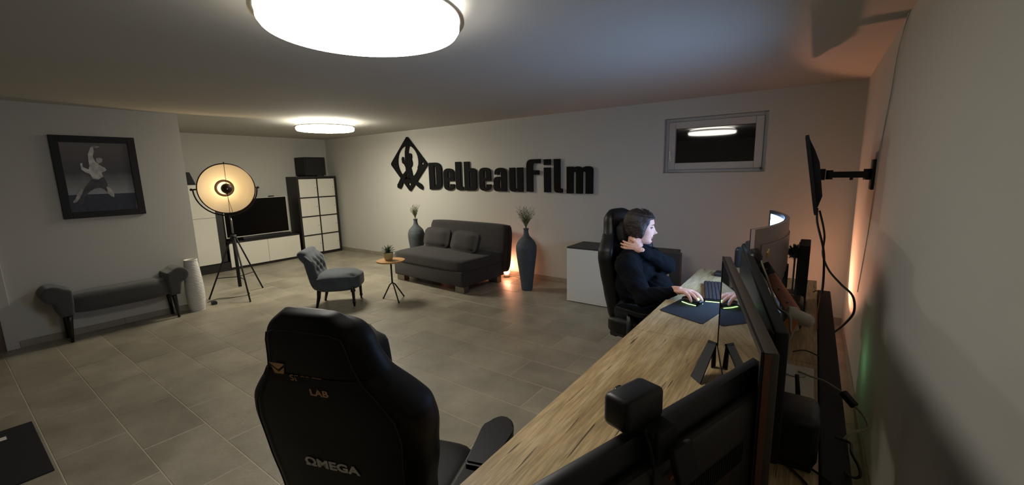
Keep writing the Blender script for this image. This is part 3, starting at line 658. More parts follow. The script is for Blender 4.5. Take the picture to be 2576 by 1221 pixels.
# ------------------------------------------------------------------ tall slate vases with grasses
def tall_vase(loc, s, label):
    t = thing('floor_vase', label, 'vase', loc, 0, 'slate bottle vases')
    bm = B(); pf = [(.062, 0), (.070, .01), (.082, .12), (.103, .28), (.122, .42), (.132, .52), (.130, .57), (.110, .625), (.072, .668), (.042, .70), (.031, .735), (.029, .775), (.034, .79), (.026, .788), (.022, .74), (.020, .66)]
    prof = []
    for k in range(len(pf)-1):
        for j in range(4):
            q = j/4; prof.append((pf[k][0]*(1-q)+pf[k+1][0]*q+random.uniform(-.0006, .0006), pf[k][1]*(1-q)+pf[k+1][1]*q))
    prof = [(r*s, z*s) for r, z in prof]
    lathe(bm, prof, seg=40); obj('body', bm, 'vase', t, smooth=True)
    bm = B(); lathe(bm, [(.027*s, .785*s), (.036*s, .784*s), (.037*s, .792*s), (.027*s, .796*s), (.027*s, .785*s)], seg=28, cap=False); obj('lip', bm, 'vase', t, smooth=True)
    return t
tall_vase((-5.12, 4.50, 0), 1.0, 'slate-grey bottle vase half hidden behind the left end of the sofa')
tall_vase((-2.90, 4.34, 0), 1.0, 'slate-grey bottle vase standing on the floor right of the sofa')
def grasses(loc, label, h, n, spread, curl, seed):
    random.seed(seed)
    t = thing('dried_grass_bunch', label, 'plant', loc)
    for grp, m_, cnt in (('stems', 'grass', n), ('twigs', 'twig', n//2)):
        bm = B()
        for k in range(cnt):
            a = random.uniform(0, 2*PI); s = spread*random.uniform(.15, 1); hh = h*random.uniform(.55, 1)
            pts = [Vector((0, 0, -.06)), Vector((.008*math.cos(a), .008*math.sin(a), .0))]
            for i in range(1, 8):
                q = i/7; c = curl*math.sin(q*random.uniform(6, 12)+k)*q
                pts.append(Vector((math.cos(a)*s*q**1.4+c*math.cos(a+1.6), math.sin(a)*s*q**1.4+c*math.sin(a+1.6), hh*q)))
            tube(bm, pts, [.0022, .0022]+[.0026-.0018*i/7 for i in range(1, 8)], 4)
            for i in range(4, 9):
                if random.random() < .8:
                    p = pts[i]; d = Vector((random.uniform(-1, 1), random.uniform(-1, 1), random.uniform(.2, 1))).normalized()
                    tube(bm, [p, p+d*.018, p+d*.038+Vector((0, 0, .006))], [.0018, .0015, .0005], 3)
        o = obj(grp, bm, m_, t); o['kind'] = 'stuff'
grasses((-5.12, 4.50, .79), 'tuft of green grass standing in the left slate vase', .22, 34, .09, .004, 3)
grasses((-2.90, 4.34, .79), 'curly dry twigs and grass standing in the right slate vase', .28, 44, .13, .016, 5)

# glow behind the sofa: a small floor lamp
t = thing('mood_lamp', 'small glowing orange lamp on the floor behind the right end of the sofa', 'lamp', (-3.52, 4.745, 0))
bm = B(); lathe(bm, [(.04, 0), (.045, .01), (.03, .035)], seg=20); obj('base', bm, 'paper', t, smooth=True)
bm = B(); lathe(bm, [(.028, .035), (.045, .06), (.048, .09), (.03, .12), (.001, .13)], seg=20, cap=False); obj('bulb', bm, emat('sofa_bulb', (1, .34, .16), 8), t, smooth=True)
bm = B(); tube(bm, smooth_path([(.04, 0, .008), (.12, -.03, .03), (.22, -.02, .02), (.34, -.06, .006), (.44, -.07, .006)], 5), .003, 6); obj('cord', bm, 'cable', t)
point_light('mood_glow', (-3.52, 4.745, .155), ORANGE, 7.5, .045)
point_light('mood_glow_left', (-4.80, 4.745, .14), ORANGE, 2.2, .03)
t = thing('mood_lamp', 'small glowing lamp hidden on the floor behind the left end of the sofa', 'lamp', (-4.80, 4.745, 0))
bm = B(); lathe(bm, [(.04, 0), (.045, .01), (.03, .035)], seg=20); obj('base', bm, 'paper', t, smooth=True)
bm = B(); lathe(bm, [(.028, .035), (.045, .06), (.045, .08), (.03, .10), (.001, .108)], seg=20, cap=False); obj('bulb', bm, emat('sofa_bulb_left', (1, .34, .16), 6), t, smooth=True)

# ------------------------------------------------------------------ white cabinet near the second desk user
t = thing('low_cabinet', 'low white cabinet with dark top against the back wall behind the seated person', 'cabinet', (-1.92, 4.39, 0))
m_ = inv(t)
bm = B(); box2(bm, (-2.235, 4.20, .02), (-1.10, 4.60, .628), mtx=m_); obj('body', bm, 'brownblack', t)
for a, b in ((-2.24, -1.672), (-1.668, -1.10)):
    bm = B(); box2(bm, (a, 4.182, .008), (b, 4.20, .625), bev=.002, mtx=m_); obj('door', bm, 'white', t)
bm = B(); box2(bm, (-2.24, 4.182, .628), (-1.10, 4.61, .642), bev=.002, mtx=m_); obj('top', bm, 'greypot', t)
t = thing('open_cube_box', 'dark brown open cube box with a see-through centre beside the desk end', 'box', (-1.13, 4.05, 0))
x0, x1, z0, z1 = -1.36, -.965, .30, .705
bm = B(); m_ = inv(t)
ob = .095
for lo, hi in (((x0, 4.03, z0), (x0+ob, 4.10, z1)), ((x1-ob, 4.03, z0), (x1, 4.10, z1)), ((x0+ob, 4.03, z0), (x1-ob, 4.10, z0+ob)), ((x0+ob, 4.03, z1-ob), (x1-ob, 4.10, z1))): box2(bm, lo, hi, mtx=m_)
obj('frame', bm, 'greypot', t)
bm = B(); box2(bm, (x0+.02, 4.11, 0), (x1-.02, 4.17, z0+.06), mtx=m_); box2(bm, (x0+.03, 4.02, 0), (x1-.03, 4.11, .30), mtx=m_); obj('pedestal', bm, 'brownblack', t)

# ------------------------------------------------------------------ desk
dz = .74
desk = thing('desk', 'long rustic oak desk running along the right wall', 'desk', (-.3, 1.5, 0))
m_ = inv(desk)
bm = B(); box2(bm, (-.655, -1.0, dz-.038), (.066, 1.90, dz), bev=.002, mtx=m_); obj('worktop', bm, 'oak', desk)
bm = B(); box2(bm, (-.655, 1.903, dz-.038), (.066, 3.36, dz), bev=.002, mtx=m_); obj('worktop', bm, 'oak', desk)
bm = B(); box2(bm, (.069, -1.0, dz-.05), (.132, 3.10, dz+.004), bev=.004, mtx=m_); obj('cable_rail', bm, 'matte', desk)
for y in (-.8, .7, 1.9, 3.2):
    for x in (-.58, .02):
        bm = B(); box2(bm, (x-.03, y-.03, .0), (x+.03, y+.03, dz-.038), bev=.003, mtx=m_); obj('leg', bm, 'matte', desk)

def rig(root, P, wdir, tilt=0):
    "local frame matrix: x along the width, y out of the back, z up"
    w_ = Vector((wdir[0], wdir[1], 0)).normalized(); n = Vector((0, 0, 1)).cross(w_)
    R = Matrix(((w_.x, n.x, 0, P[0]), (w_.y, n.y, 0, P[1]), (0, 0, 1, P[2]), (0, 0, 0, 1)))
    return inv(root) @ R @ Matrix.Rotation(tilt, 4, 'X')
# M1: near monitor, back to the camera.  origin = top right corner seen from the camera
mon = thing('monitor', 'large black monitor seen from behind with a vent grille, nearest to the camera', 'monitor', (-.18, .70, dz), 0)
R1 = rig(mon, (-.042, 1.013, 1.10), (-.317, -.949))     # x runs from the far corner towards the camera's left
# n = z x w = (.949,-.317): out of the back, towards the camera
bm = B(); box2(bm, (0, -.022, -.37), (.86, 0, 0), bev=.005, mtx=R1); obj('housing', bm, 'black', mon, auto=40)
bm = B(); box2(bm, (.008, -.024, -.362), (.852, -.021, -.008), mtx=R1); obj('screen', bm, 'gloss', mon)
bm = B(); box2(bm, (.03, -.002, -.355), (.83, .022, -.045), bev=.014, mtx=R1); obj('back_cover', bm, mat('warm_black_plastic', '2c2622', .5), mon, auto=40)
bm = B()
for k in range(50): box2(bm, (.165+k*.0075, .020, -.165), (.1685+k*.0075, .0245, -.125), mtx=R1)
o = obj('vent_slats', bm, 'matte', mon); o['kind'] = 'stuff'
bm = B(); box2(bm, (.40, .0, -.30), (.46, .05, -.12), bev=.01, mtx=R1); box2(bm, (.405, .03, -.355), (.455, .055, -.15), bev=.004, mtx=R1); box2(bm, (.30, -.10, -.3585), (.56, .12, -.350), bev=.003, mtx=R1); obj('stand', bm, 'black', mon)
# webcam on it
t = thing('webcam', 'chunky black webcam clipped on top of the nearest monitor', 'camera', (-.165, .68, 1.10))
Rw = inv(t) @ Matrix(((-.317, .949, 0, -.176), (-.949, -.317, 0, .655), (0, 0, 1, 1.10), (0, 0, 0, 1)))
WC = at(1611, 1027, 'z', 1.135); Rw = T(*(inv(t).to_3x3() @ (WC-Vector((-.176, .655, 1.132))))) @ Rw
bm = B(); box(bm, (0, -.012, .032), (.090, .050, .053), mtx=Rw, bev=.009); obj('body', bm, 'black', t, auto=60)
bm = B(); cyl(bm, Rw@Vector((0, -.040, .032)), Rw@Vector((0, -.046, .032)), .018); obj('lens', bm, 'gloss', t, smooth=True)
bm = B(); box(bm, (-.02, .020, -.02), (.05, .035, .055), mtx=Rw, bev=.004); box(bm, (-.03, .044, -.055), (.05, .012, .05), mtx=Rw@Matrix.Rotation(.3, 4, 'X'), bev=.003); box(bm, (-.01, .005, .003), (.04, .05, .008), mtx=Rw); obj('clip', bm, 'matte', t)
bm = B(); box(bm, (-.035, .040, -.078), (.042, .006, .006), mtx=Rw@Matrix.Rotation(.1, 4, 'Y'), bev=.001); obj('clip_highlight', bm, 'copper_or_orange_light', t)  # bar coloured as the orange highlight on the clip
bm = B(); tube(bm, smooth_path([Rw@Vector(p) for p in ((.012, .018, .01), (.012, .035, -.04), (.010, .030, -.12), (.012, .028, -.24), (.02, .03, -.35))], 5), .0022, 6); obj('cord', bm, 'cable', t)

# M2: side monitor whose glossy front mirrors desk and user
mon2 = thing('monitor', 'dark glossy side monitor mirroring the desk, mouse pad and seated person', 'monitor', (-.16, 1.40, dz))
A = Vector((-.268, 1.80, 1.152)); Bp = at(1921, 887, 'z', 1.152); wv = (Bp-A); LW = wv.length
R2 = rig(mon2, A, (wv.x, wv.y))   # x from far end to near end; n=z x w points (+.96,+.26): the back
bm = B(); box2(bm, (0, .0, -.385), (LW, .027, 0), bev=.004, mtx=R2); obj('housing', bm, mat('grey_brown_plastic', '4a4038', .55, bump=.1), mon2, auto=40)
bm = B(); box2(bm, (.012, -.002, -.372), (LW-.012, .001, -.014), mtx=R2); obj('screen', bm, 'gloss', mon2)
bm = B()
for lo, hi in (((0, -.004, -.385), (.012, 0, 0)), ((LW-.012, -.004, -.385), (LW, 0, 0)), ((.012, -.004, -.385), (LW-.012, 0, -.373)), ((.012, -.004, -.014), (LW-.012, 0, 0))): box2(bm, lo, hi, mtx=R2)
obj('bezel', bm, 'black', mon2)
bm = B(); box2(bm, (LW+.0002, .002, -.38), (LW+.0016, .013, -.004), mtx=R2); o = obj('edge_light_strip', bm, mat('painted_orange_light', '7a5040', .4, metal=.3), mon2); o['label'] = 'edge strip coloured as orange lamp light on the bezel'  # orange lamp light on the bezel, put into the strip's colour
bm = B(); box2(bm, (.40, .03, -.40), (.48, .07, -.14), bev=.006, mtx=R2); box2(bm, (.34, -.02, -.411), (.54, .09, -.403), bev=.002, mtx=R2); obj('stand', bm, 'black', mon2)

# M3: black slab monitor behind it
mon3 = thing('monitor', 'matte black monitor between the mirroring monitor and the orange-tinted monitor arm', 'monitor', (-.13, 1.72, dz))
A = at(1866, 612, 'z', 1.12); Bp = at(1950, 835, 'z', 1.12); wv = Bp-A; LW = wv.length
R3 = rig(mon3, A, (wv.x, wv.y))
bm = B(); box2(bm, (0, 0, -.34), (LW, .03, 0), bev=.008, mtx=R3); obj('housing', bm, 'matte', mon3, auto=40)
bm = B(); box2(bm, (.01, -.002, -.33), (LW-.01, .001, -.01), mtx=R3); obj('screen', bm, mat('matte_screen', '0a0a0b', .35), mon3)
bm = B(); box2(bm, (-.01, .012, -.28), (.34, .062, .016), bev=.018, mtx=R3); obj('back_bulge', bm, 'black', mon3, auto=60)
bm = B(); box2(bm, (LW*.5-.04, .03, -.375), (LW*.5+.04, .06, -.12), bev=.006, mtx=R3); box2(bm, (LW*.5-.1, -.02, -.3785), (LW*.5+.1, .10, -.370), bev=.002, mtx=R3); obj('stand', bm, 'black', mon3)
# webcam like box at its far end
t = thing('webcam', 'black camera box with rounded top at the far end of the matte black monitor', 'camera', (-.28, 2.46, 1.12))
c = at(1862, 648, 'y', 2.46)
bm = B(); box(bm, (c.x+.28, c.y-2.46, c.z-1.12), (.05, .06, .11), bev=.016, seg=3); obj('body', bm, 'black', t, auto=60)
bm = B(); box(bm, (c.x+.28+.05, c.y-2.46, c.z-1.12-.01), (.05, .03, .05), bev=.006); obj('clip', bm, 'black', t)

# M4: curved monitor, screen lit, facing the seated person
mon4 = thing('curved_monitor', 'curved monitor with lit screen facing the seated person, grey back with warm lamp light in its colour', 'monitor', (-.15, 2.62, dz))
y0_, y1_, z0_, z1_ = 2.13, 3.115, .925, 1.222
def curved(d0, d1, za, zb, n=28, sag=.105, inset=0):
    bm = B(); cols = []
    for k in range(n+1):
        q = k/n; y = y0_+inset+(y1_-y0_-2*inset)*q; s = (y-(y0_+y1_)/2)/((y1_-y0_)/2)
        x = -.212+sag*(1-s*s); nx = Vector((1, s*.42, 0)).normalized()
        cols.append([bm.verts.new(inv(mon4) @ (Vector((x, y, z))+nx*d)) for z, d in ((za, d0), (zb, d0), (zb, d1), (za, d1))])
    for a, b in zip(cols, cols[1:]):
        for j in range(4): bm.faces.new((a[j], a[(j+1) % 4], b[(j+1) % 4], b[j]))
    bm.faces.new(cols[0][::-1]); bm.faces.new(cols[-1]); return bm
obj('housing', curved(0, .018, z0_, z1_), 'screenback', mon4, auto=40)
obj('bezel', curved(-.004, .0005, z0_, z1_), 'black', mon4, auto=40)
obj('screen', curved(-.006, -.0042, z0_+.018, z1_-.022, inset=.03), 'screen', mon4, auto=40)
obj('back_cover', curved(.017, .024, z0_+.03, z1_-.075, inset=.05), 'screenback', mon4, auto=40)
bm = B(); Rc = inv(mon4); p = at(1932, 638, 'x', -.072)
box(bm, (0, 0, 0), (.003, .055, .012), mtx=Rc@T(*p)@Matrix.Rotation(.0, 4, 'Z')); obj('sticker', bm, 'yellow', mon4)
bm = B(); box2(bm, (-.102, 2.59, .85), (-.075, 2.65, .98), bev=.006, mtx=Rc); box2(bm, (-.22, 2.47, dz+.001), (.02, 2.77, dz+.012), bev=.003, mtx=Rc); box2(bm, (-.10, 2.60, dz+.01), (-.078, 2.64, .9), mtx=Rc); obj('stand', bm, 'black', mon4)

# M5: black tower speaker
t = thing('tower_speaker', 'tall narrow black speaker box standing between curved monitor and right wall', 'speaker', (-.03, 2.6, dz))
m_ = inv(t)
bm = B(); box2(bm, (-.035, 2.56, dz), (.012, 2.80, 1.095), bev=.004, mtx=m_); obj('body', bm, 'matte', t)
bm = B(); box2(bm, (-.040, 2.575, dz+.015), (-.035, 2.785, 1.08), mtx=m_); obj('grille', bm, 'black', t)
t = thing('desk_speaker', 'dark rounded box on the desk in front of the tower speaker', 'speaker', (-.05, 2.35, dz))
bm = B(); box2(bm, (-.03, -.08, 0), (.055, .09, .13), bev=.016); obj('body', bm, 'black', t, auto=50)
bm = B(); box2(bm, (-.015, -.083, .03), (.04, -.079, .11), bev=.001); obj('grille', bm, 'matte', t)
c = at(2001, 636, 'y', 2.98)
t = thing('microphone', 'black microphone with fuzzy windscreen between the curved monitor and the tower speaker', 'microphone', (c.x, 2.98, dz))
hz = c.z-dz
bm = B(); ball(bm, (0, 0, hz), (.040, .036, .034)); ms = obj('windscreen', bm, 'matte', t, smooth=True)
bm = B()
for k in range(150):
    d = Vector((random.gauss(0, 1), random.gauss(0, 1), random.gauss(0, 1)+.4)).normalized(); p = Vector((0, 0, hz))+d*.032
    tube(bm, [p, p+d*.018+Vector((0, 0, .004))], [.0022, .0006], 4)
o = obj('fur', bm, 'matte', ms); o['kind'] = 'stuff'
bm = B(); cyl(bm, (0, 0, .008), (0, 0, hz), .005); lathe(bm, [(.045, 0), (.045, .008), (.008, .014)], seg=20); obj('stand', bm, 'black', t, auto=50)

# wall screen on arm
ws = thing('wall_screen', 'black screen on a wall arm seen edge-on above the desk', 'television', (XR, 3.60, 1.44))
m_ = inv(ws)
prof = [at(2026, 341, 'y', 3.1), at(2048, 542, 'y', 3.1)]
top, bot = prof; dv = (bot-top); hl = dv.length; dvn = dv.normalized(); nb = Vector((-dvn.z, 0, dvn.x)); nb = nb if nb.x > 0 else -nb
def slab(bm, pts, ya, yb):
    n = len(pts); a = [bm.verts.new(m_ @ Vector((p.x, ya, p.z))) for p in pts]; b = [bm.verts.new(m_ @ Vector((p.x, yb, p.z))) for p in pts]
    bm.faces.new(a); bm.faces.new(b[::-1])
    for k in range(n): bm.faces.new((a[k], a[(k+1) % n], b[(k+1) % n], b[k]))
bm = B(); slab(bm, [top, top+nb*.018, bot+nb*.018, bot], 3.10, 3.92); obj('housing', bm, 'matte', ws)
bm = B(); slab(bm, [top+dvn*.012+nb*.016, top+dvn*hl*.20+nb*.040, top+dvn*hl*.36+nb*.055, top+dvn*hl*.78+nb*.050, bot-dvn*.03+nb*.016], 3.14, 3.84); obj('back_cover', bm, 'black', ws)
bm = B(); slab(bm, [top+dvn*.01-nb*.002, top+dvn*.01, bot-dvn*.01, bot-dvn*.01-nb*.002], 3.11, 3.91); obj('screen', bm, 'gloss', ws)
a0 = at(2066, 440, 'y', 3.62); a1 = Vector((XR-.02, 3.62, a0.z-.005))
bm = B(); box2(bm, (a0.x+.035, 3.595, a0.z-.022), (a1.x-.01, 3.645, a0.z+.020), bev=.004, mtx=m_); arm = obj('wall_arm', bm, 'black', ws)
bm = B(); box2(bm, (XR-.016, 3.58, a0.z-.10), (XR, 3.70, a0.z+.095), bev=.003, mtx=m_); obj('wall_plate', bm, 'black', arm)
bm = B(); cyl(bm, m_@Vector((a1.x-.015, 3.62, a0.z-.035)), m_@Vector((a1.x-.015, 3.62, a0.z+.035)), .022); obj('pivot', bm, 'black', arm, smooth=True)
bm = B(); cyl(bm, m_@Vector((a0.x+.045, 3.62, a0.z-.032)), m_@Vector((a0.x+.045, 3.62, a0.z+.03)), .020); box2(bm, (a0.x-.01, 3.56, a0.z-.035), (a0.x+.022, 3.68, a0.z+.04), bev=.004, mtx=m_); obj('pivot', bm, 'black', arm)
bm = B(); box2(bm, (a0.x+.155, 3.60, a0.z-.036), (a0.x+.172, 3.64, a0.z-.022), mtx=m_); obj('cable_clip', bm, 'black', arm)

# monitor arm: dark metal with orange lamp light put into its colour
t = thing('monitor_mount', 'folding monitor mount coloured as if lit orange, with frosted elbow joint behind the monitors', 'monitor mount', (0, 1.4, dz))
m_ = inv(t)
def flatbar(bm, p, q, w_, th_):
    p = Vector(p); q = Vector(q); d = (q-p).normalized(); view = ((p+q)/2-CAM).normalized(); s = d.cross(view).normalized(); n = d.cross(s)
    R = Matrix(((d.x, s.x, n.x, (p.x+q.x)/2), (d.y, s.y, n.y, (p.y+q.y)/2), (d.z, s.z, n.z, (p.z+q.z)/2), (0, 0, 0, 1)))
    box(bm, (0, 0, 0), ((q-p).length, w_, th_), mtx=m_@R, bev=.004); return R
P1, P2, P3 = at(1922, 668, 'z', 1.06), at(2000, 792, 'y', 1.55), at(1962, 868, 'y', 1.45)
bm = B(); Rb = flatbar(bm, P1, P2, .042, .022); ua = obj('upper_arm', bm, 'copper_or_orange_light', t)
ln = (P2-P1).length
bm = B()
for q in (-.32, -.18, .12, .36):
    c = m_@Rb@Vector((ln*q, .0, .0)); ball(bm, c+(m_.to_3x3()@(Rb.to_3x3()@Vector((0, 0, -.012)))), .0045, sub=1); ball(bm, c+(m_.to_3x3()@(Rb.to_3x3()@Vector((0, 0, .012)))), .0045, sub=1)
obj('rivets', bm, 'brushed', ua)
bm = B(); flatbar(bm, P1+(P2-P1)*.02, P1+(P2-P1)*.30, .046, .026); obj('bracket', bm, 'matte', ua)
bm = B(); flatbar(bm, P2, P3, .036, .020); obj('lower_arm', bm, 'copper_or_orange_light', t)
c = at(2010, 800, 'y', 1.55)
bm = B(); cyl(bm, m_@(c+Vector((-.035, -.01, .012))), m_@(c+Vector((.028, .0, -.006))), .026, .020, 20); ball(bm, m_@(c+Vector((.02, 0, -.004))), .022); cyl(bm, m_@(c+Vector((-.02, 0, .03))), m_@(c+Vector((-.01, 0, -.045))), .016, .014, 16); obj('elbow_joint', remesh(bm, .003, 4), 'knuckle', t)
bm = B(); P4 = at(1985, 900, 'y', 1.45); tube(bm, [m_@P3, m_@Vector((P3.x, P3.y, .86))], .016, 12); cyl(bm, m_@Vector((P3.x, P3.y, .87)), m_@Vector((P3.x, P3.y, dz)), .022); obj('post', bm, 'matte', t)
bm = B(); tube(bm, smooth_path([m_@q for q in (at(1895, 606, 'z', 1.13), at(1912, 620, 'z', 1.12), at(1915, 655, 'z', 1.10), at(1930, 700, 'y', 1.75), at(1955, 770, 'y', 1.6), at(1985, 795, 'y', 1.5), at(1988, 830, 'y', 1.46), at(1990, 845, 'y', 1.45), at(1962, 880, 'y', 1.43))], 6), .0042, 8); obj('cord', bm, 'greycable', t, smooth=True)

# cables hanging from the wall screen
def cable(label, pts, r, m_='cable', name='cable'):
    pts = [Vector(p) for p in pts]
    t = obj(name, (lambda b: (tube(b, smooth_path(pts, 7), r, 7), b)[1])(B()), m_, smooth=True)
    return tag(t, label, 'cable')
cable('black cable hanging from the edge-on wall screen straight down to the desk rail', [at(2056, 525, 'y', 3.3), at(2056, 560, 'y', 3.25), at(2070, 620, 'y', 3.15), at(2073, 660, 'y', 3.1), at(2070, 720, 'y', 3.05), at(2062, 765, 'y', 2.95), at(2060, 800, 'y', 2.7)], .0065)
cable('black cable from the wall screen looping out to the right wall and back', [at(2062, 530, 'y', 3.32), at(2074, 590, 'y', 3.3), at(2070, 640, 'y', 3.28), at(2085, 680, 'y', 3.2), at(2115, 715, 'y', 3.05), at(2145, 745, 'y', 2.95), at(2148, 785, 'y', 2.85), at(2125, 815, 'y', 2.7), at(2095, 838, 'y', 2.5)], .006)
t = thing('inline_adapter', 'small black inline adapter hanging by its cord beside the desk rail', 'adapter', (.14, 1.7, .74))
m_ = inv(t)
bm = B(); p, q = at(2122, 990, 'y', 1.62), at(2148, 1020, 'y', 1.60); d = (q-p).normalized()
R = d.to_track_quat('X', 'Z').to_matrix().to_4x4(); R.translation = (p+q)/2
box(bm, (0, 0, 0), ((q-p).length*1.25, .020, .020), mtx=m_@R, bev=.004); obj('body', bm, 'matte', t)
bm = B(); tube(bm, smooth_path([m_@x for x in (at(2008, 935, 'z', .75), at(2040, 948, 'z', .755), at(2075, 960, 'z', .758), at(2122, 990, 'y', 1.62))], 6), .003, 6); obj('cord', bm, 'greycable', t)
bm = B(); tube(bm, smooth_path([m_@x for x in (at(2148, 1020, 'y', 1.60), at(2175, 1050, 'y', 1.55), at(2184, 1078, 'y', 1.5), at(2160, 1085, 'y', 1.45), at(2135, 1095, 'y', 1.4), at(2120, 1110, 'y', 1.38))], 6), .004, 6); obj('cord', bm, 'greycable', t)
cable('black cable loop sticking out beside the desk rail near the bottom edge', [at(2100, 1100, 'z', .76), at(2138, 1115, 'z', .757), at(2142, 1140, 'y', 1.30), at(2160, 1175, 'y', 1.27), at(2164, 1198, 'y', 1.25), at(2148, 1203, 'y', 1.24), at(2125, 1192, 'z', .76)], .0035)
cable('thin dark cable curving over the desk from the near monitor to the rail', [at(1962, 1153, 'z', .745), at(1998, 1158, 'z', .745), at(2040, 1180, 'z', .745), at(2090, 1215, 'z', .75)], .003)
cable('second thin cable on the desk running to the bottom edge of the photo', [at(1962, 1156, 'z', .745), at(1990, 1180, 'z', .745), at(2030, 1221, 'z', .745), at(2045, 1260, 'z', .745)], .003)
cable('pair of dark wires bridging from the arm base to the desk rail', [at(1995, 885, 'z', .78), at(2025, 882, 'z', .775), at(2060, 897, 'z', .76)], .0025)
cable('copper-coloured wires curling behind the tower speaker', [at(2046, 735, 'z', .80), at(2056, 732, 'z', .82), at(2062, 745, 'z', .80), at(2055, 790, 'z', .76), at(2055, 830, 'z', .75)], .003, 'copper_or_orange_light')
# speaker on the desk near the rail, papers, pen
t = thing('small_speaker', 'dark rounded desk speaker box between the near monitor and the rail', 'speaker', (.005, 1.24, dz))
bm = B(); box2(bm, (-.055, -.07, .008), (.055, .07, .15), bev=.022); obj('body', bm, 'black', t, auto=50)
bm = B(); box2(bm, (-.045, -.06, 0), (.045, .06, .012), bev=.004); obj('foot', bm, 'matte', t)
bm = B(); box2(bm, (-.04, -.074, .03), (.04, -.069, .13), bev=.002); obj('grille', bm, 'matte', t)
o = tag(obj('paper_sheet', (lambda b: (box(b, (0, 0, 0), (.10, .26, .0012)), b)[1])(B()), 'paper'), 'white paper sheet lying on the desk beside the rail', 'paper'); o.location = (.005, 1.72, dz+.0012)
t = thing('paper_plate', 'round white disc lying on the paper near the desk rail', 'disc', (-.005, 1.78, dz+.003))
bm = B(); lathe(bm, [(.04, 0), (.042, .003), (.038, .004), (.012, .002)], seg=36); obj('disc', bm, 'paper', t, auto=50)
t = thing('marker_pen', 'black marker pen standing upright between the speaker and the paper', 'pen', (.0, 1.50, dz))
bm = B(); cyl(bm, (.012, .07, .012), (.004, .07, .085), .007, .006); obj('barrel', bm, 'matte', t, smooth=True)
bm = B(); cyl(bm, (.013, .07, .0), (.012, .07, .014), .010); obj('cap', bm, 'black', t, smooth=True)
# tablet stand
t = thing('tablet_stand', 'folded black tablet stand standing open on the oak desk', 'stand', (-.275, 1.60, dz))
m_ = inv(t)
def panel(bm, pts, th_):
    th_ *= .5; a = [m_@p for p in pts]; n = (a[1]-a[0]).cross(a[2]-a[0]).normalized()*th_
    v0 = [bm.verts.new(p) for p in a]; v1 = [bm.verts.new(p+n) for p in a]; k = len(a)
    bm.faces.new(v0[::-1]); bm.faces.new(v1)
    for i in range(k): bm.faces.new((v0[i], v0[(i+1) % k], v1[(i+1) % k], v1[i]))
bm = B(); panel(bm, [at(1738, 948, 'z', .7415), at(1762, 968, 'z', .7415), at(1803, 868, 'z', .845), at(1783, 858, 'z', .845)], .008); obj('front_leg', bm, 'matte', t)
bm = B(); panel(bm, [at(1788, 925, 'z', .7415), at(1798, 921, 'z', .7415), at(1800, 868, 'z', .838), at(1792, 868, 'z', .838)], .008); obj('rear_leg', bm, 'matte', t)
bm = B(); tube(bm, [m_@at(1783, 859, 'z', .846), m_@at(1803, 867, 'z', .846)], .006, 8); obj('hinge', bm, 'matte', t)

# mouse pad, mouse, keyboard
pc_ = [Vector((-.63, 2.23, dz)), Vector((-.392, 2.124, dz)), Vector((-.32, 2.50, dz)), Vector((-.556, 2.61, dz))]
bm = B(); a = [bm.verts.new(p+Vector((0, 0, .0005))) for p in pc_]; b = [bm.verts.new(p+Vector((0, 0, .0035))) for p in pc_]
bm.faces.new(a[::-1]); bm.faces.new(b)
for k in range(4): bm.faces.new((a[k], a[(k+1) % 4], b[(k+1) % 4], b[k]))
bmesh.ops.bevel(bm, geom=[e for e in bm.edges if abs(e.verts[0].co.z-e.verts[1].co.z) > .001], offset=.008, segments=3, affect='EDGES')
pad = tag(obj('mouse_pad', bm, 'pad'), 'dark diagonal mouse pad on the oak desk in front of the person', 'mouse pad')
t = thing('computer_mouse', 'black mouse with green glowing edges under the person\'s hand', 'mouse', (-.505, 2.425, dz+.004), math.radians(-25))
bm = B(); cushion(bm, (0, 0, .020), (.115, .062, .038), p=.5, n=8, dent=lambda co, q: Vector((co.x, co.y*(1-.12*q[0]), co.z*(1-.35*max(0, q[0])**2) if q[2] > 0 else co.z))); obj('shell', bm, 'black', t, smooth=True)
bm = B(); cyl(bm, (.035, -.004, .034), (.035, .004, .034), .008); obj('wheel', bm, 'led', t)
for s in (-1, 1):
    bm = B(); tube(bm, [(-.045, s*.030, .006), (0, s*.0335, .005), (.045, s*.029, .006)], .0022, 6); obj('light_strip', bm, 'led', t)
t = thing('keyboard', 'slim dark keyboard with a lit front edge on the oak desk', 'keyboard', (-.447, 2.72, dz), math.radians(12))
bm = B(); box2(bm, (-.052, -.21, .002), (.052, .21, .018), bev=.004); obj('body', bm, 'black', t)
bm = B()
for i in range(5):
    for j in range(16):
        box(bm, (-.040+i*.0195, -.192+j*.0256, .0205), (.016, .021, .006), bev=0)
o = obj('keys', bm, mat('keycaps', '2b2320', .6), t); o['kind'] = 'stuff'
bm = B(); box2(bm, (-.05, -.2115, .004), (.05, -.2102, .008)); obj('light_strip', bm, 'led', t)
t = thing('desk_gadget', 'small black gadget at the far end of the desk', 'gadget', (-.495, 3.20, dz))
bm = B(); box2(bm, (-.03, -.045, 0), (.035, .045, .028), bev=.008); obj('body', bm, 'black', t)
bm = B(); tube(bm, [(.0, .03, .02), (.03, .06, .035), (.06, .03, .02)], .006, 8); obj('strap', bm, 'matte', t)
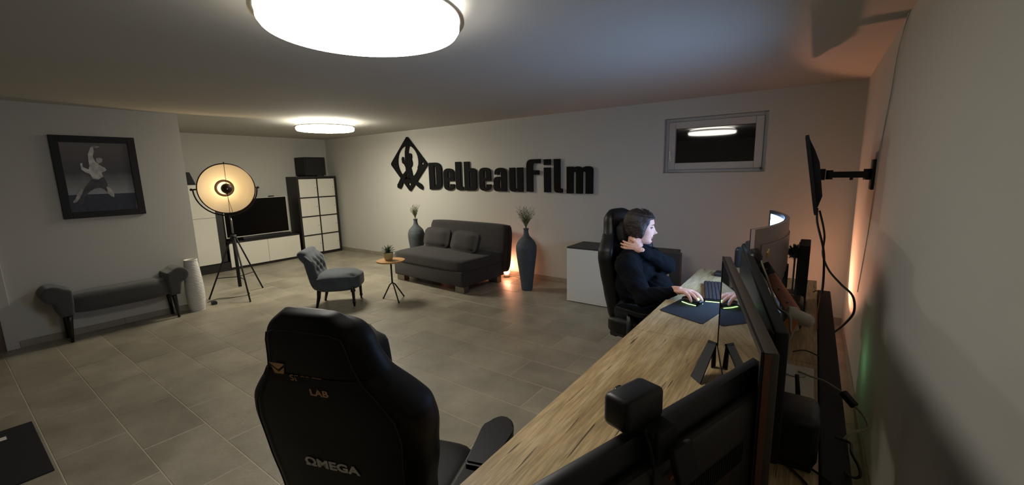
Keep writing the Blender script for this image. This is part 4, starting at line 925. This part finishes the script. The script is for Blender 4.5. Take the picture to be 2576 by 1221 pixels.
# corner up-light (orange) behind the desk
t = thing('corner_uplight', 'orange glowing spot lamp in the corner behind the desk', 'lamp', (-.07, 4.50, 0))
aim = Vector((.72, -.36, .60)).normalized(); R = aim.to_track_quat('Z', 'Y').to_matrix().to_4x4(); R.translation = (0, 0, .40)
bm = B(); lathe(bm, [(.07, 0), (.07, .012), (.012, .02), (.010, .36)], seg=24); obj('stand', bm, 'paper', t, smooth=True)
bm = B(); lathe(bm, [(.03, -.08), (.05, -.07), (.058, .03), (.052, .035), (.046, .02)], seg=28, mtx=R); obj('shell', bm, 'paper', t, smooth=True)
bm = B(); lathe(bm, [(.001, .030), (.046, .028)], seg=28, mtx=R, cap=False); obj('lens', bm, 'glow', t)
spot_light('corner_glow', Vector((-.07, 4.50, .40))+aim*.05, aim, ORANGE, 34, 104, .022, .2)

point_light('added_corner_spill', Vector((-.07, 4.50, .40))+aim*.10, ORANGE, 1.4, .03)  # extra point light added to warm the monitor backs
g_ = at(2172, 905, 'x', XR)
t = thing('added_computer_tower', 'black computer tower added under the far desk end to hold a green light facing the wall', 'computer', (.01, g_.y-.12, 0))
bm = B(); box2(bm, (-.11, -.22, .01), (.11, .22, .44), bev=.006); obj('case', bm, 'matte', t)  # case added to carry the green light that streaks the wall
bm = B(); box2(bm, (-.10, -.19, 0), (-.07, .19, .012)); box2(bm, (.07, -.19, 0), (.10, .19, .012)); obj('foot_rail', bm, 'black', t)
bm = B(); box2(bm, (.110, .04, g_.z-.008), (.113, .12, g_.z+.004)); obj('light_strip', bm, 'led', t)
gl = point_light('green_spill', (.165, g_.y-.04, g_.z+.01), (.35, 1.0, .45), .20, .01)

# ------------------------------------------------------------------ floor mat
t = thing('floor_mat', 'dark floor mat cut by the left edge of the photo', 'mat', (-3.53, -.18, 0))
bm = B(); box2(bm, (-.40, -.52, .0), (.39, .37, .007), bev=.003); obj('body', bm, 'mat_', t)
p = at(6, 1104, 'z', .008); bm = B(); box(bm, (p.x+3.53+.01, p.y+.18-.01, .0085), (.05, .05, .001), mtx=Matrix()); obj('printed_mark', bm, 'paper', t)

# ------------------------------------------------------------------ gaming chairs
def gaming_chair(loc, rz, lift, label, near):
    t = thing('gaming_chair', label, 'chair', loc, rz, 'gaming chairs at the desk')
    rec = math.radians(9); sb = .36+lift     # seat height
    BK = T(0, -.20, sb-.06) @ Matrix.Rotation(rec, 4, 'X')
    HB = .79
    ctrl = [(0, .19, .07, .03), (.10, .225, .08, .07), (.25, .245, .08, .085), (.38, .265, .075, .095), (.48, .275, .07, .10), (.535, .262, .07, .10), (.58, .225, .07, .085), (.63, .175, .07, .065), (.68, .155, .075, .055), (.74, .142, .075, .05), (.775, .12, .07, .035), (.79, .09, .055, .01)]
    def prof(v):
        for a, b in zip(ctrl, ctrl[1:]):
            if a[0] <= v <= b[0]:
                q = (v-a[0])/(b[0]-a[0]); q = q*q*(3-2*q) if b[0]-a[0] > .06 else q
                return [a[i]*(1-q)+b[i]*q for i in (1, 2, 3)]
        return ctrl[-1][1:]
    def section(hw, th_, bol):
        "closed outline in x (width) and y (front +)"
        pts = []
        rear = -th_*.5
        N = 10
        for k in range(N+1):
            s = -1+2*k/N; pts.append((s*hw*.90, rear+.018*abs(s)**3))
        pts += [(hw, rear+.05), (hw*1.0, bol*.6+.01), (hw*.93, bol+.015), (hw*.80, bol+.005), (hw*.62, th_*.5+.0)]
        pts += [(0, th_*.42)]
        pts += [(-hw*.62, th_*.5), (-hw*.80, bol+.005), (-hw*.93, bol+.015), (-hw, bol*.6+.01), (-hw, rear+.05)]
        return pts
    bm = B(); rows = []
    N = 40
    for i in range(N+4):
        if i <= N: v = HB*i/N; hw, th_, bol = prof(v); k_ = 1
        else: v = HB+(.008, .013, .014)[i-N-1]; k_ = (.90, .62, .25)[i-N-1]
        rows.append([bm.verts.new(BK @ Vector((x*k_, y*k_, v))) for x, y in section(hw, th_, bol)])
    for a, b in zip(rows, rows[1:]):
        k = len(a)
        for j in range(k): bm.faces.new((a[j], a[(j+1) % k], b[(j+1) % k], b[j]))
    bm.faces.new(rows[0][::-1]); bm.faces.new(rows[-1])
    bk = obj('backrest', bm, 'leather', t, smooth=True)
    md = bk.modifiers.new('round', 'SUBSURF'); md.levels = md.render_levels = 2
    # seam piping round the rear panel
    bm = B(); seam = []
    for i in range(3, N-1): hw, th_, bol = prof(HB*i/N); seam.append(BK @ Vector((hw*.80, -th_*.5+.0085, HB*i/N)))
    seam2 = [BK @ Vector((-(BK.inverted()@p).x, (BK.inverted()@p).y, (BK.inverted()@p).z)) for p in seam][::-1]
    hw, th_, bol = prof(HB*.955)
    tube(bm, seam+[BK@Vector((hw*.6, -th_*.5+.003, HB*.965)), BK@Vector((0, -th_*.5+.001, HB*.97)), BK@Vector((-hw*.6, -th_*.5+.003, HB*.965))]+seam2, .0018, 6); obj('piping', bm, mat('brown_stitching', '2a1712', .6), bk)
    # neck pillow and strap
    bm = B(); cushion(bm, (0, .10, .625), (.25, .10, .17), p=.45, n=8, mtx=BK); pw = obj('neck_pillow', bm, 'matte', t, smooth=True)
    bm = B(); v0, v1 = .615, .640
    ring_ = []
    for v in (v0, v1):
        hw, th_, bol = prof(v); sec = section(hw, th_, bol); sec = [sec[-1]]+sec[:12]
        ring_.append([bm.verts.new(BK@Vector((x*.992, y-.0022, v))) for x, y in sec])
    k = len(ring_[0])
    for j in range(k-1): bm.faces.new((ring_[0][j], ring_[0][j+1], ring_[1][j+1], ring_[1][j]))
    obj('strap', bm, 'matte', pw)
    if near:
        def on_back(name, me, m_, x, v, sc=1.0, sxs=1.0):
            hw, th_, bol = prof(v)
            Mx = BK @ T(x, -th_*.5-.0012, v) @ Matrix(((1, 0, 0, 0), (0, 0, -1, 0), (0, 1, 0, 0), (0, 0, 0, 1))) @ Matrix.Diagonal((sxs*sc, sc, 1, 1))
            me.transform(Mx); return obj(name, me, m_, bk)
        # from behind, the reader's left is the chair's -x ... mesh +x = chair +x
        tm = curve_mesh([[(0, .030), (.046, .030), (.040, .024), (.023, .012), (.006, .024)], [(.0035, .020), (.023, .005), (.0425, .020), (.037, 0), (.009, 0)]], .0006)
        on_back('emblem_print', tm, 'gold', -.115, .640)
        on_back('maker_lettering', text_mesh('SECRET', .024, space=1.05), 'gold', -.062, .6245, 1, 1.15)
        on_back('LAB_lettering'.lower(), text_mesh('LAB', .025, offset=.0006, space=1.05), 'gold', -.012, .588, 1, 1.25)
        on_back('omega_lettering', text_mesh('\u03a9MEGA', .036, offset=.0012, space=1.02), 'silver', -.085, .355, 1, 1.35)
    # seat
    bm = B(); cushion(bm, (0, .04, sb-.055), (.36, .50, .11), p=.2, n=10); st = obj('seat', bm, 'leather', t, smooth=True)
    for s in (-1, 1):
        bm = B(); cushion(bm, (s*.215, .04, sb-.035), (.10, .48, .13), p=.35, n=8); obj('seat_bolster', bm, 'leather', st, smooth=True)
        bm = B(); box(bm, (s*.262, .02, sb-.085), (.006, .36, .018), bev=.002); obj('side_trim', bm, 'cream' if near else 'black', st)
        # armrest
        az = .64
        bm = B(); tube(bm, [(s*.20, .03, sb-.12), (s*.30, .03, sb-.12), (s*.315, .03, sb-.08), (s*.315, .03, az-.03)], .020, 10); ar = obj('armrest_post', bm, 'black', t, smooth=True)
        bm = B(); ol = [(.054*math.cos(q), .075+.09*math.sin(q)) for q in [PI*k/12 for k in range(13)]]+[(-.046, -.085), (-.038, -.10), (.038, -.10), (.046, -.085)]
        prism(bm, ol, .030, T(s*.315, .04, az-.030))
        bmesh.ops.bevel(bm, geom=[e for e in bm.edges if abs(e.verts[0].co.z-e.verts[1].co.z) < .001], offset=.007, segments=3, affect='EDGES')
        obj('armrest_pad', bm, 'leather', ar, auto=50)
    bm = B(); box(bm, (0, 0, sb-.13), (.30, .30, .035), bev=.008); cyl(bm, (0, 0, .10), (0, 0, sb-.14), .028, .028); cyl(bm, (0, 0, .09), (0, 0, .20), .04, .034); obj('gas_lift', bm, 'black', t, auto=50)
    bm = B(); box(bm, (0, -.20, sb-.11), (.36, .06, .08), bev=.012); obj('recline_bracket', bm, 'black', t, auto=50)
    for k in range(5):
        a = 2*PI*k/5+.3; d = Vector((math.cos(a), math.sin(a), 0))
        bm = B(); tube(bm, [d*.02+Vector((0, 0, .115)), d*.17+Vector((0, 0, .10)), d*.31+Vector((0, 0, .075))], [.032, .026, .017], 10); lg = obj('base_leg', bm, 'black', t, smooth=True)
        s = Vector((-d.y, d.x, 0)); bm = B()
        for q in (-1, 1): cyl(bm, d*.31+s*q*.010+Vector((0, 0, .031)), d*.31+s*q*.026+Vector((0, 0, .031)), .030, seg=18)
        cyl(bm, d*.31+Vector((0, 0, .03)), d*.31+Vector((0, 0, .08)), .009); obj('castor', bm, 'matte', lg)
    return t
gaming_chair((-1.07, .80, 0), math.atan2(.95, -.32)-PI/2, 0.09, 'black gaming chair seen from behind with gold LAB and silver lettering', True)
gaming_chair((-.83, 2.80, 0), -PI/2-.26, .13, 'black gaming chair in which the dark-clad person sits', False)

# ------------------------------------------------------------------ person
ps = thing('person', 'person in dark navy sweater seated at the desk, one hand on neck, other on mouse', 'person', (-.93, 2.76, 0))
PI_ = inv(ps)
fd = Vector((.955, .295, 0)).normalized()          # face direction
HC = Vector((-.908, 2.75, 1.110))
lat = Vector((-fd.y, fd.x, 0))
tl = math.radians(6)
HM = T(*HC) @ Matrix(((fd.x, lat.x, 0, 0), (fd.y, lat.y, 0, 0), (0, 0, 1, 0), (0, 0, 0, 1))) @ Matrix.Rotation(tl, 4, 'Y') @ Matrix.Rotation(math.radians(-4), 4, 'X') @ Matrix.Scale(.92, 4)
def interp(tab, z):
    for a, b in zip(tab, tab[1:]):
        if a[0] <= z <= b[0]:
            q = (z-a[0])/(b[0]-a[0]); q = q*q*(3-2*q)
            return [a[i]*(1-q)+b[i]*q for i in range(1, len(a))]
    return list(tab[-1][1:] if z > tab[-1][0] else tab[0][1:])
# z, front, back, half width  (head centre at 0, chin -.105, crown +.112)
HT = [(-.112, .052, .01, .014), (-.104, .070, .02, .026), (-.088, .077, .035, .038), (-.070, .074, .050, .046), (-.050, .078, .066, .053), (-.030, .078, .078, .058), (-.005, .077, .088, .063), (.020, .077, .094, .067), (.045, .080, .097, .070), (.070, .073, .093, .067), (.090, .056, .078, .056), (.104, .034, .052, .036), (.112, .008, .016, .010)]
def head_pt(a, z):
    f, b, w_ = interp(HT, z)
    ca, sa = math.cos(a), math.sin(a)
    ex = 2.3
    r = (abs(ca)**ex+abs(sa)**ex)**(-1/ex)
    x = ca*r*(f if ca > 0 else b); y = sa*r*w_
    g = lambda a0, sa_, z0, sz: math.exp(-((a-a0)/sa_)**2-((z-z0)/sz)**2)
    if ca > 0:
        x += .0255*g(0, .17, -.024, .012) + .015*g(0, .14, -.008, .018) + .006*g(0, .16, .012, .02)      # nose
        x -= .004*g(0, .25, .030, .009)
        x += .0065*g(0, .34, -.052, .0055)+.006*g(0, .32, -.064, .0055)-.003*g(0, .5, -.0577, .003) - .004*g(0, .4, -.075, .006) + .004*g(0, .35, -.092, .012)
        for s in (-1, 1):
            x -= .011*g(s*.50, .26, .010, .013); x += .004*g(s*.50, .35, .034, .008)                  # sockets, brows
            x += .003*g(s*.75, .3, -.022, .016); y += s*.003*g(s*.95, .35, -.018, .018)              # cheekbones
    return Vector((x, y, z))
body = B()
rows = []
NZ, NA = 90, 96
for i in range(NZ+1):
    z = -.112+.224*i/NZ
    rows.append([body.verts.new(HM @ head_pt(-PI+2*PI*k/NA, z)) for k in range(NA)])
for a, b in zip(rows, rows[1:]):
    for k in range(NA): body.faces.new((a[k], a[(k+1) % NA], b[(k+1) % NA], b[k]))
body.faces.new(rows[0][::-1]); body.faces.new(rows[-1])
for s in (-1, 1):   # ears
    ball(body, (0, 0, 0), (.016, .005, .026), mtx=HM @ T(-.014, s*.066, -.012) @ Matrix.Rotation(s*.35, 4, 'Z') @ Matrix.Rotation(-.2, 4, 'Y'))
    ball(body, (0, 0, 0), (.008, .005, .010), mtx=HM @ T(-.006, s*.068, -.034))
NB = Vector((-.955, 2.765, .945))
chain(body, [HM@Vector((-.03, 0, -.055)), HM@Vector((-.035, 0, -.10)), NB, NB+Vector((0, 0, -.05))], [.050, .049, .054, .06])
SHR, ELR, WRR = Vector((-.95, 2.60, .885)), Vector((-.80, 2.49, .715)), Vector((-.612, 2.47, .790))
SHL, ELL, WRL = Vector((-.95, 2.93, .895)), Vector((-.775, 2.88, .845)), Vector((-.885, 2.665, .975))
PV = Vector((-.985, 2.77, .56))
torso = [(PV, .11), (Vector((-.96, 2.77, .66)), .10), (Vector((-.945, 2.77, .77)), .11), (Vector((-.955, 2.77, .86)), .10)]
chain(body, [p for p, r in torso], [r-.015 for p, r in torso])
chain(body, [SHR, Vector((-.955, 2.77, .90)), SHL], [.045, .06, .045])
chain(body, [SHR, ELR, WRR+(ELR-WRR)*.15, WRR], [.042, .034, .026, .023])
chain(body, [SHL, ELL, WRL+(ELL-WRL)*.15, WRL], [.042, .034, .026, .023])
HPR, KNR, ANR = Vector((-.98, 2.68, .545)), Vector((-.58, 2.66, .56)), Vector((-.56, 2.66, .10))
HPL, KNL, ANL = Vector((-.98, 2.86, .545)), Vector((-.58, 2.88, .56)), Vector((-.52, 2.90, .10))
for h, k, a in ((HPR, KNR, ANR), (HPL, KNL, ANL)): chain(body, [h, k, a, a+Vector((.12, 0, -.055))], [.075, .052, .036, .03])
def hand(wr, fwd, pal, side, curls, spread=.16, sc=1.0):
    "wr wrist, fwd direction of fingers, pal palm normal (towards what is held), side: direction of the thumb"
    f = fwd.normalized(); n = (pal-f*pal.dot(f)).normalized(); s = f.cross(n); s = s if s.dot(side) > 0 else -s
    R = Matrix(((f.x, s.x, n.x, 0), (f.y, s.y, n.y, 0), (f.z, s.z, n.z, 0), (0, 0, 0, 1)))
    MX = T(*wr) @ R
    ball(body, (.045*sc, 0, 0), (.050*sc, .040*sc, .014*sc), mtx=MX)
    ball(body, (.030*sc, .018*sc, .005*sc), (.030*sc, .020*sc, .014*sc), mtx=MX)
    capsule(body, MX@Vector((-.01, 0, 0)), MX@Vector((.025*sc, 0, 0)), .021*sc, .022*sc)
    for i, (L_, off) in enumerate(((.070, .026), (.078, .009), (.073, -.009), (.058, -.026))):
        p = Vector((.080*sc-(.006 if i in (0, 3) else 0), off*sc, 0)); ang = curls[i][0]; yaw = spread*off/.026
        pts = [MX@Vector((.050*sc, off*.85*sc, 0)), MX@p]; rr = [.0095*sc, .0088*sc]
        for j, fr_ in enumerate((.44, .31, .25)):
            d = Vector((math.cos(ang)*math.cos(yaw), math.sin(yaw), math.sin(ang)))
            p = p+d*L_*fr_*sc; pts.append(MX@p); rr.append((.0083, .0075, .0064)[j]*sc); ang += curls[i][1]
        chain(body, pts, rr)
    p = Vector((.018*sc, .022*sc, .002)); pts = [MX@p]; rr = [.012*sc]
    for d, L_, r_ in ((Vector((.72, .60, .25)), .035, .0105), (Vector((.86, .35, .35)), .027, .0092), (Vector((.93, .05, .35)), .022, .0075)):
        p = p+d.normalized()*L_*sc; pts.append(MX@p); rr.append(r_*sc)
    chain(body, pts, rr)
hand(WRR+Vector((.0, .004, .006)), Vector((.90, -.36, .10)), Vector((0, 0, -1)), Vector((.3, .9, 0)), [(.38, .34), (.30, .34), (.34, .36), (.42, .38)], spread=.17, sc=1.12)
hand(WRL, Vector((-.95, -.10, .16)), Vector((.05, .95, -.1)), Vector((0, 0, 1)), [(.20, .35), (.22, .36), (.26, .38), (.32, .4)], spread=.08, sc=.98)
me = remesh(body, .0028, 2, 'body'); me.transform(PI_)
bo = obj('body', me, 'skin', ps)
# face details
for s in (-1, 1):
    bm = B(); ball(bm, (0, 0, 0), (.0105, .0115, .0085), mtx=PI_@HM@T(.0590, s*.0300, .0095)); e = obj('eye', bm, 'eye', bo, smooth=True)
    bm = B(); ball(bm, (0, 0, 0), (.0025, .0048, .0048), mtx=PI_@HM@T(.0680, s*.0305, .0095)); obj('iris', bm, 'iris', e, smooth=True)
    bm = B(); tube(bm, [PI_@HM@(head_pt(s*q, z_)+Vector((.0015, 0, 0))) for q, z_ in ((.22, .030), (.38, .036), (.58, .036), (.78, .030))], [.0012, .0022, .002, .001], 6); obj('eyebrow', bm, 'brow', bo, smooth=True)
    bm = B(); tube(bm, [PI_@HM@(head_pt(s*q, z_)+Vector((.006, 0, 0))) for q, z_ in ((.30, .0115), (.45, .0165), (.62, .0158), (.74, .0105))], .0014, 5); obj('eyelid', bm, 'brow', bo, smooth=True)
bm = B()
for zc, rr_ in ((-.0525, .0030), (-.0625, .0034)):
    tube(bm, [PI_@HM@(head_pt(q, zc)+Vector((-.0012, 0, 0))) for q in (-.42, -.25, -.1, 0, .1, .25, .42)], [.0012, rr_*.8, rr_, rr_*.9, rr_, rr_*.8, .0012], 8)
obj('lips', bm, 'lip', bo, smooth=True)
# hair: full shell over crown, sides and nape, gathered and slightly messy
hb = B()
rows = []
for i in range(41):
    z = -.075+.188*i/40
    row = []
    for k in range(64):
        a = -PI+2*PI*k/64; p = head_pt(a, min(max(z, -.11), .110)); ca = math.cos(a)
        line = .064+.018*math.exp(-(a/.55)**2)        # hairline height at the front
        amin = 1.20-.36*max(0, min(1, (z+.02)/.07))   # side limit of the hair at lower heights
        cover = 1 if (z > line or abs(a) > amin+ .25) else (0 if abs(a) < amin else (abs(a)-amin)/.25)
        back = max(0, -ca)
        th_ = (.013+.024*back+.002*max(0, z)/.1)*cover-.010*(1-cover)
        if z < -.04: th_ -= .010*(-.04-z)/.035*(1 if back > .3 else 1.5)
        th_ += .013*math.exp(-((abs(a)-1.62)/.35)**2-((z+.006)/.045)**2)
        th_ += .006*noise.noise(Vector((a*4, z*25, 1.3)))*cover
        d = Vector((p.x, p.y*1.1, .0)); d = d.normalized() if d.length > 1e-4 else Vector((0, 0, 1))
        dz_ = Vector((0, 0, 1))*(max(0, z-.05)/.06)
        row.append(hb.verts.new(HM @ (p+(d+dz_).normalized()*th_+Vector((0, 0, max(0, z-.110)*.4)))))
    rows.append(row)
for a, b in zip(rows, rows[1:]):
    for k in range(64): hb.faces.new((a[k], a[(k+1) % 64], b[(k+1) % 64], b[k]))
hb.faces.new(rows[0][::-1]); hb.faces.new(rows[-1])
ball(hb, (-.080, 0, .030), (.046, .050, .056), mtx=HM); ball(hb, (-.072, .0, -.030), (.040, .050, .046), mtx=HM); ball(hb, (-.02, 0, .080), (.072, .056, .042), mtx=HM)
ball(hb, (.014, 0, .092), (.026, .040, .020), mtx=HM)
hm = remesh(hb, .004, 2, 'hair'); hm.transform(PI_)
ha = obj('hair', hm, 'hair', bo)
bm = B(); random.seed(11)
for k in range(130):
    a = random.uniform(-2.6, 2.6); z = random.uniform(.09, .11) if abs(a) < 1.5 else random.uniform(-.02 if abs(a) < 1.9 else -.07, .11)
    p = head_pt(a, z); d = Vector((p.x, p.y, max(0, z)*1.2)).normalized(); s = Vector((-d.y, d.x, 0)); dn = Vector((-.7, 0, -.5 if z < .05 else .2))
    L_ = random.uniform(.02, .045); b0 = p+d*.016
    tube(bm, [PI_@HM@q for q in (b0, b0+d*.006+dn*L_*.4, b0+d*random.uniform(.002, .012)+dn*L_+s*random.uniform(-.01, .01))], [.0018, .0014, .0004], 4)
o = obj('loose_strands', bm, 'hair', ha); o['kind'] = 'stuff'
# sweater
sw = B()
chain(sw, [p for p, r in torso], [r+.012 for p, r in torso])
ball(sw, (-.90, 2.77, .80), (.075, .125, .11)); ball(sw, (-.985, 2.77, .82), (.075, .15, .13)); ball(sw, (-.90, 2.77, .66), (.12, .15, .11)); ball(sw, (-.80, 2.78, .66), (.10, .13, .08)); ball(sw, (-.805, 2.79, .725), (.095, .12, .085)); ball(sw, (-.95, 2.66, .74), (.10, .09, .14))
chain(sw, [SHR, Vector((-.955, 2.70, .915)), Vector((-.957, 2.84, .915)), SHL], [.066, .078, .078, .066])
chain(sw, [NB+Vector((0, 0, -.015)), NB+Vector((.004, 0, .012))], [.080, .066])
def sleeve(a, b, c, wr):
    m1 = a.lerp(b, .5)+Vector((0, 0, -.008)); m2 = b.lerp(wr, .55)
    chain(sw, [a, m1, b, m2, wr+(b-wr)*.10], [.078, .070, .062, .050, .037])
    for k in range(5):
        q = .1+.18*k; p = a.lerp(b, q); ball(sw, p+Vector((random.uniform(-.012, .012), random.uniform(-.012, .012), random.uniform(-.01, .01))), .072-.003*k)
    for k in range(4):
        q = .1+.2*k; p = b.lerp(wr, q); ball(sw, p+Vector((random.uniform(-.01, .01),)*3), .058-.005*k)
sleeve(SHR, ELR, None, WRR); sleeve(SHL, ELL, None, WRL)
sm = remesh(sw, .007, 4, 'sweater')
for v_ in sm.vertices:
    n_ = noise.noise(v_.co*13)*.012+abs(noise.noise(Vector((v_.co.x*12+v_.co.z*26, v_.co.y*14, v_.co.z*8))))*.014-.003
    v_.co += v_.normal*n_
sm.transform(PI_)
obj('sweater', sm, 'navy', bo)
tr = B()
ball(tr, tuple(PV+Vector((0, 0, -.01))), (.125, .15, .09))
for h, k, a in ((HPR, KNR, ANR), (HPL, KNL, ANL)): chain(tr, [h, k, a], [.088, .066, .055])
tm = remesh(tr, .009, 4, 'trousers'); tm.transform(PI_)
obj('trousers', tm, 'trousers', bo)
for a in (ANR, ANL):
    bm = B(); cushion(bm, (a.x+.08+.93, a.y-2.76, .045), (.27, .095, .088), p=.5, n=6, dent=lambda co, q: Vector((co.x, co.y, co.z*(1-.35*max(0, q[0])) if q[2] > 0 else co.z))); obj('shoe', bm, 'matte', bo, smooth=True)
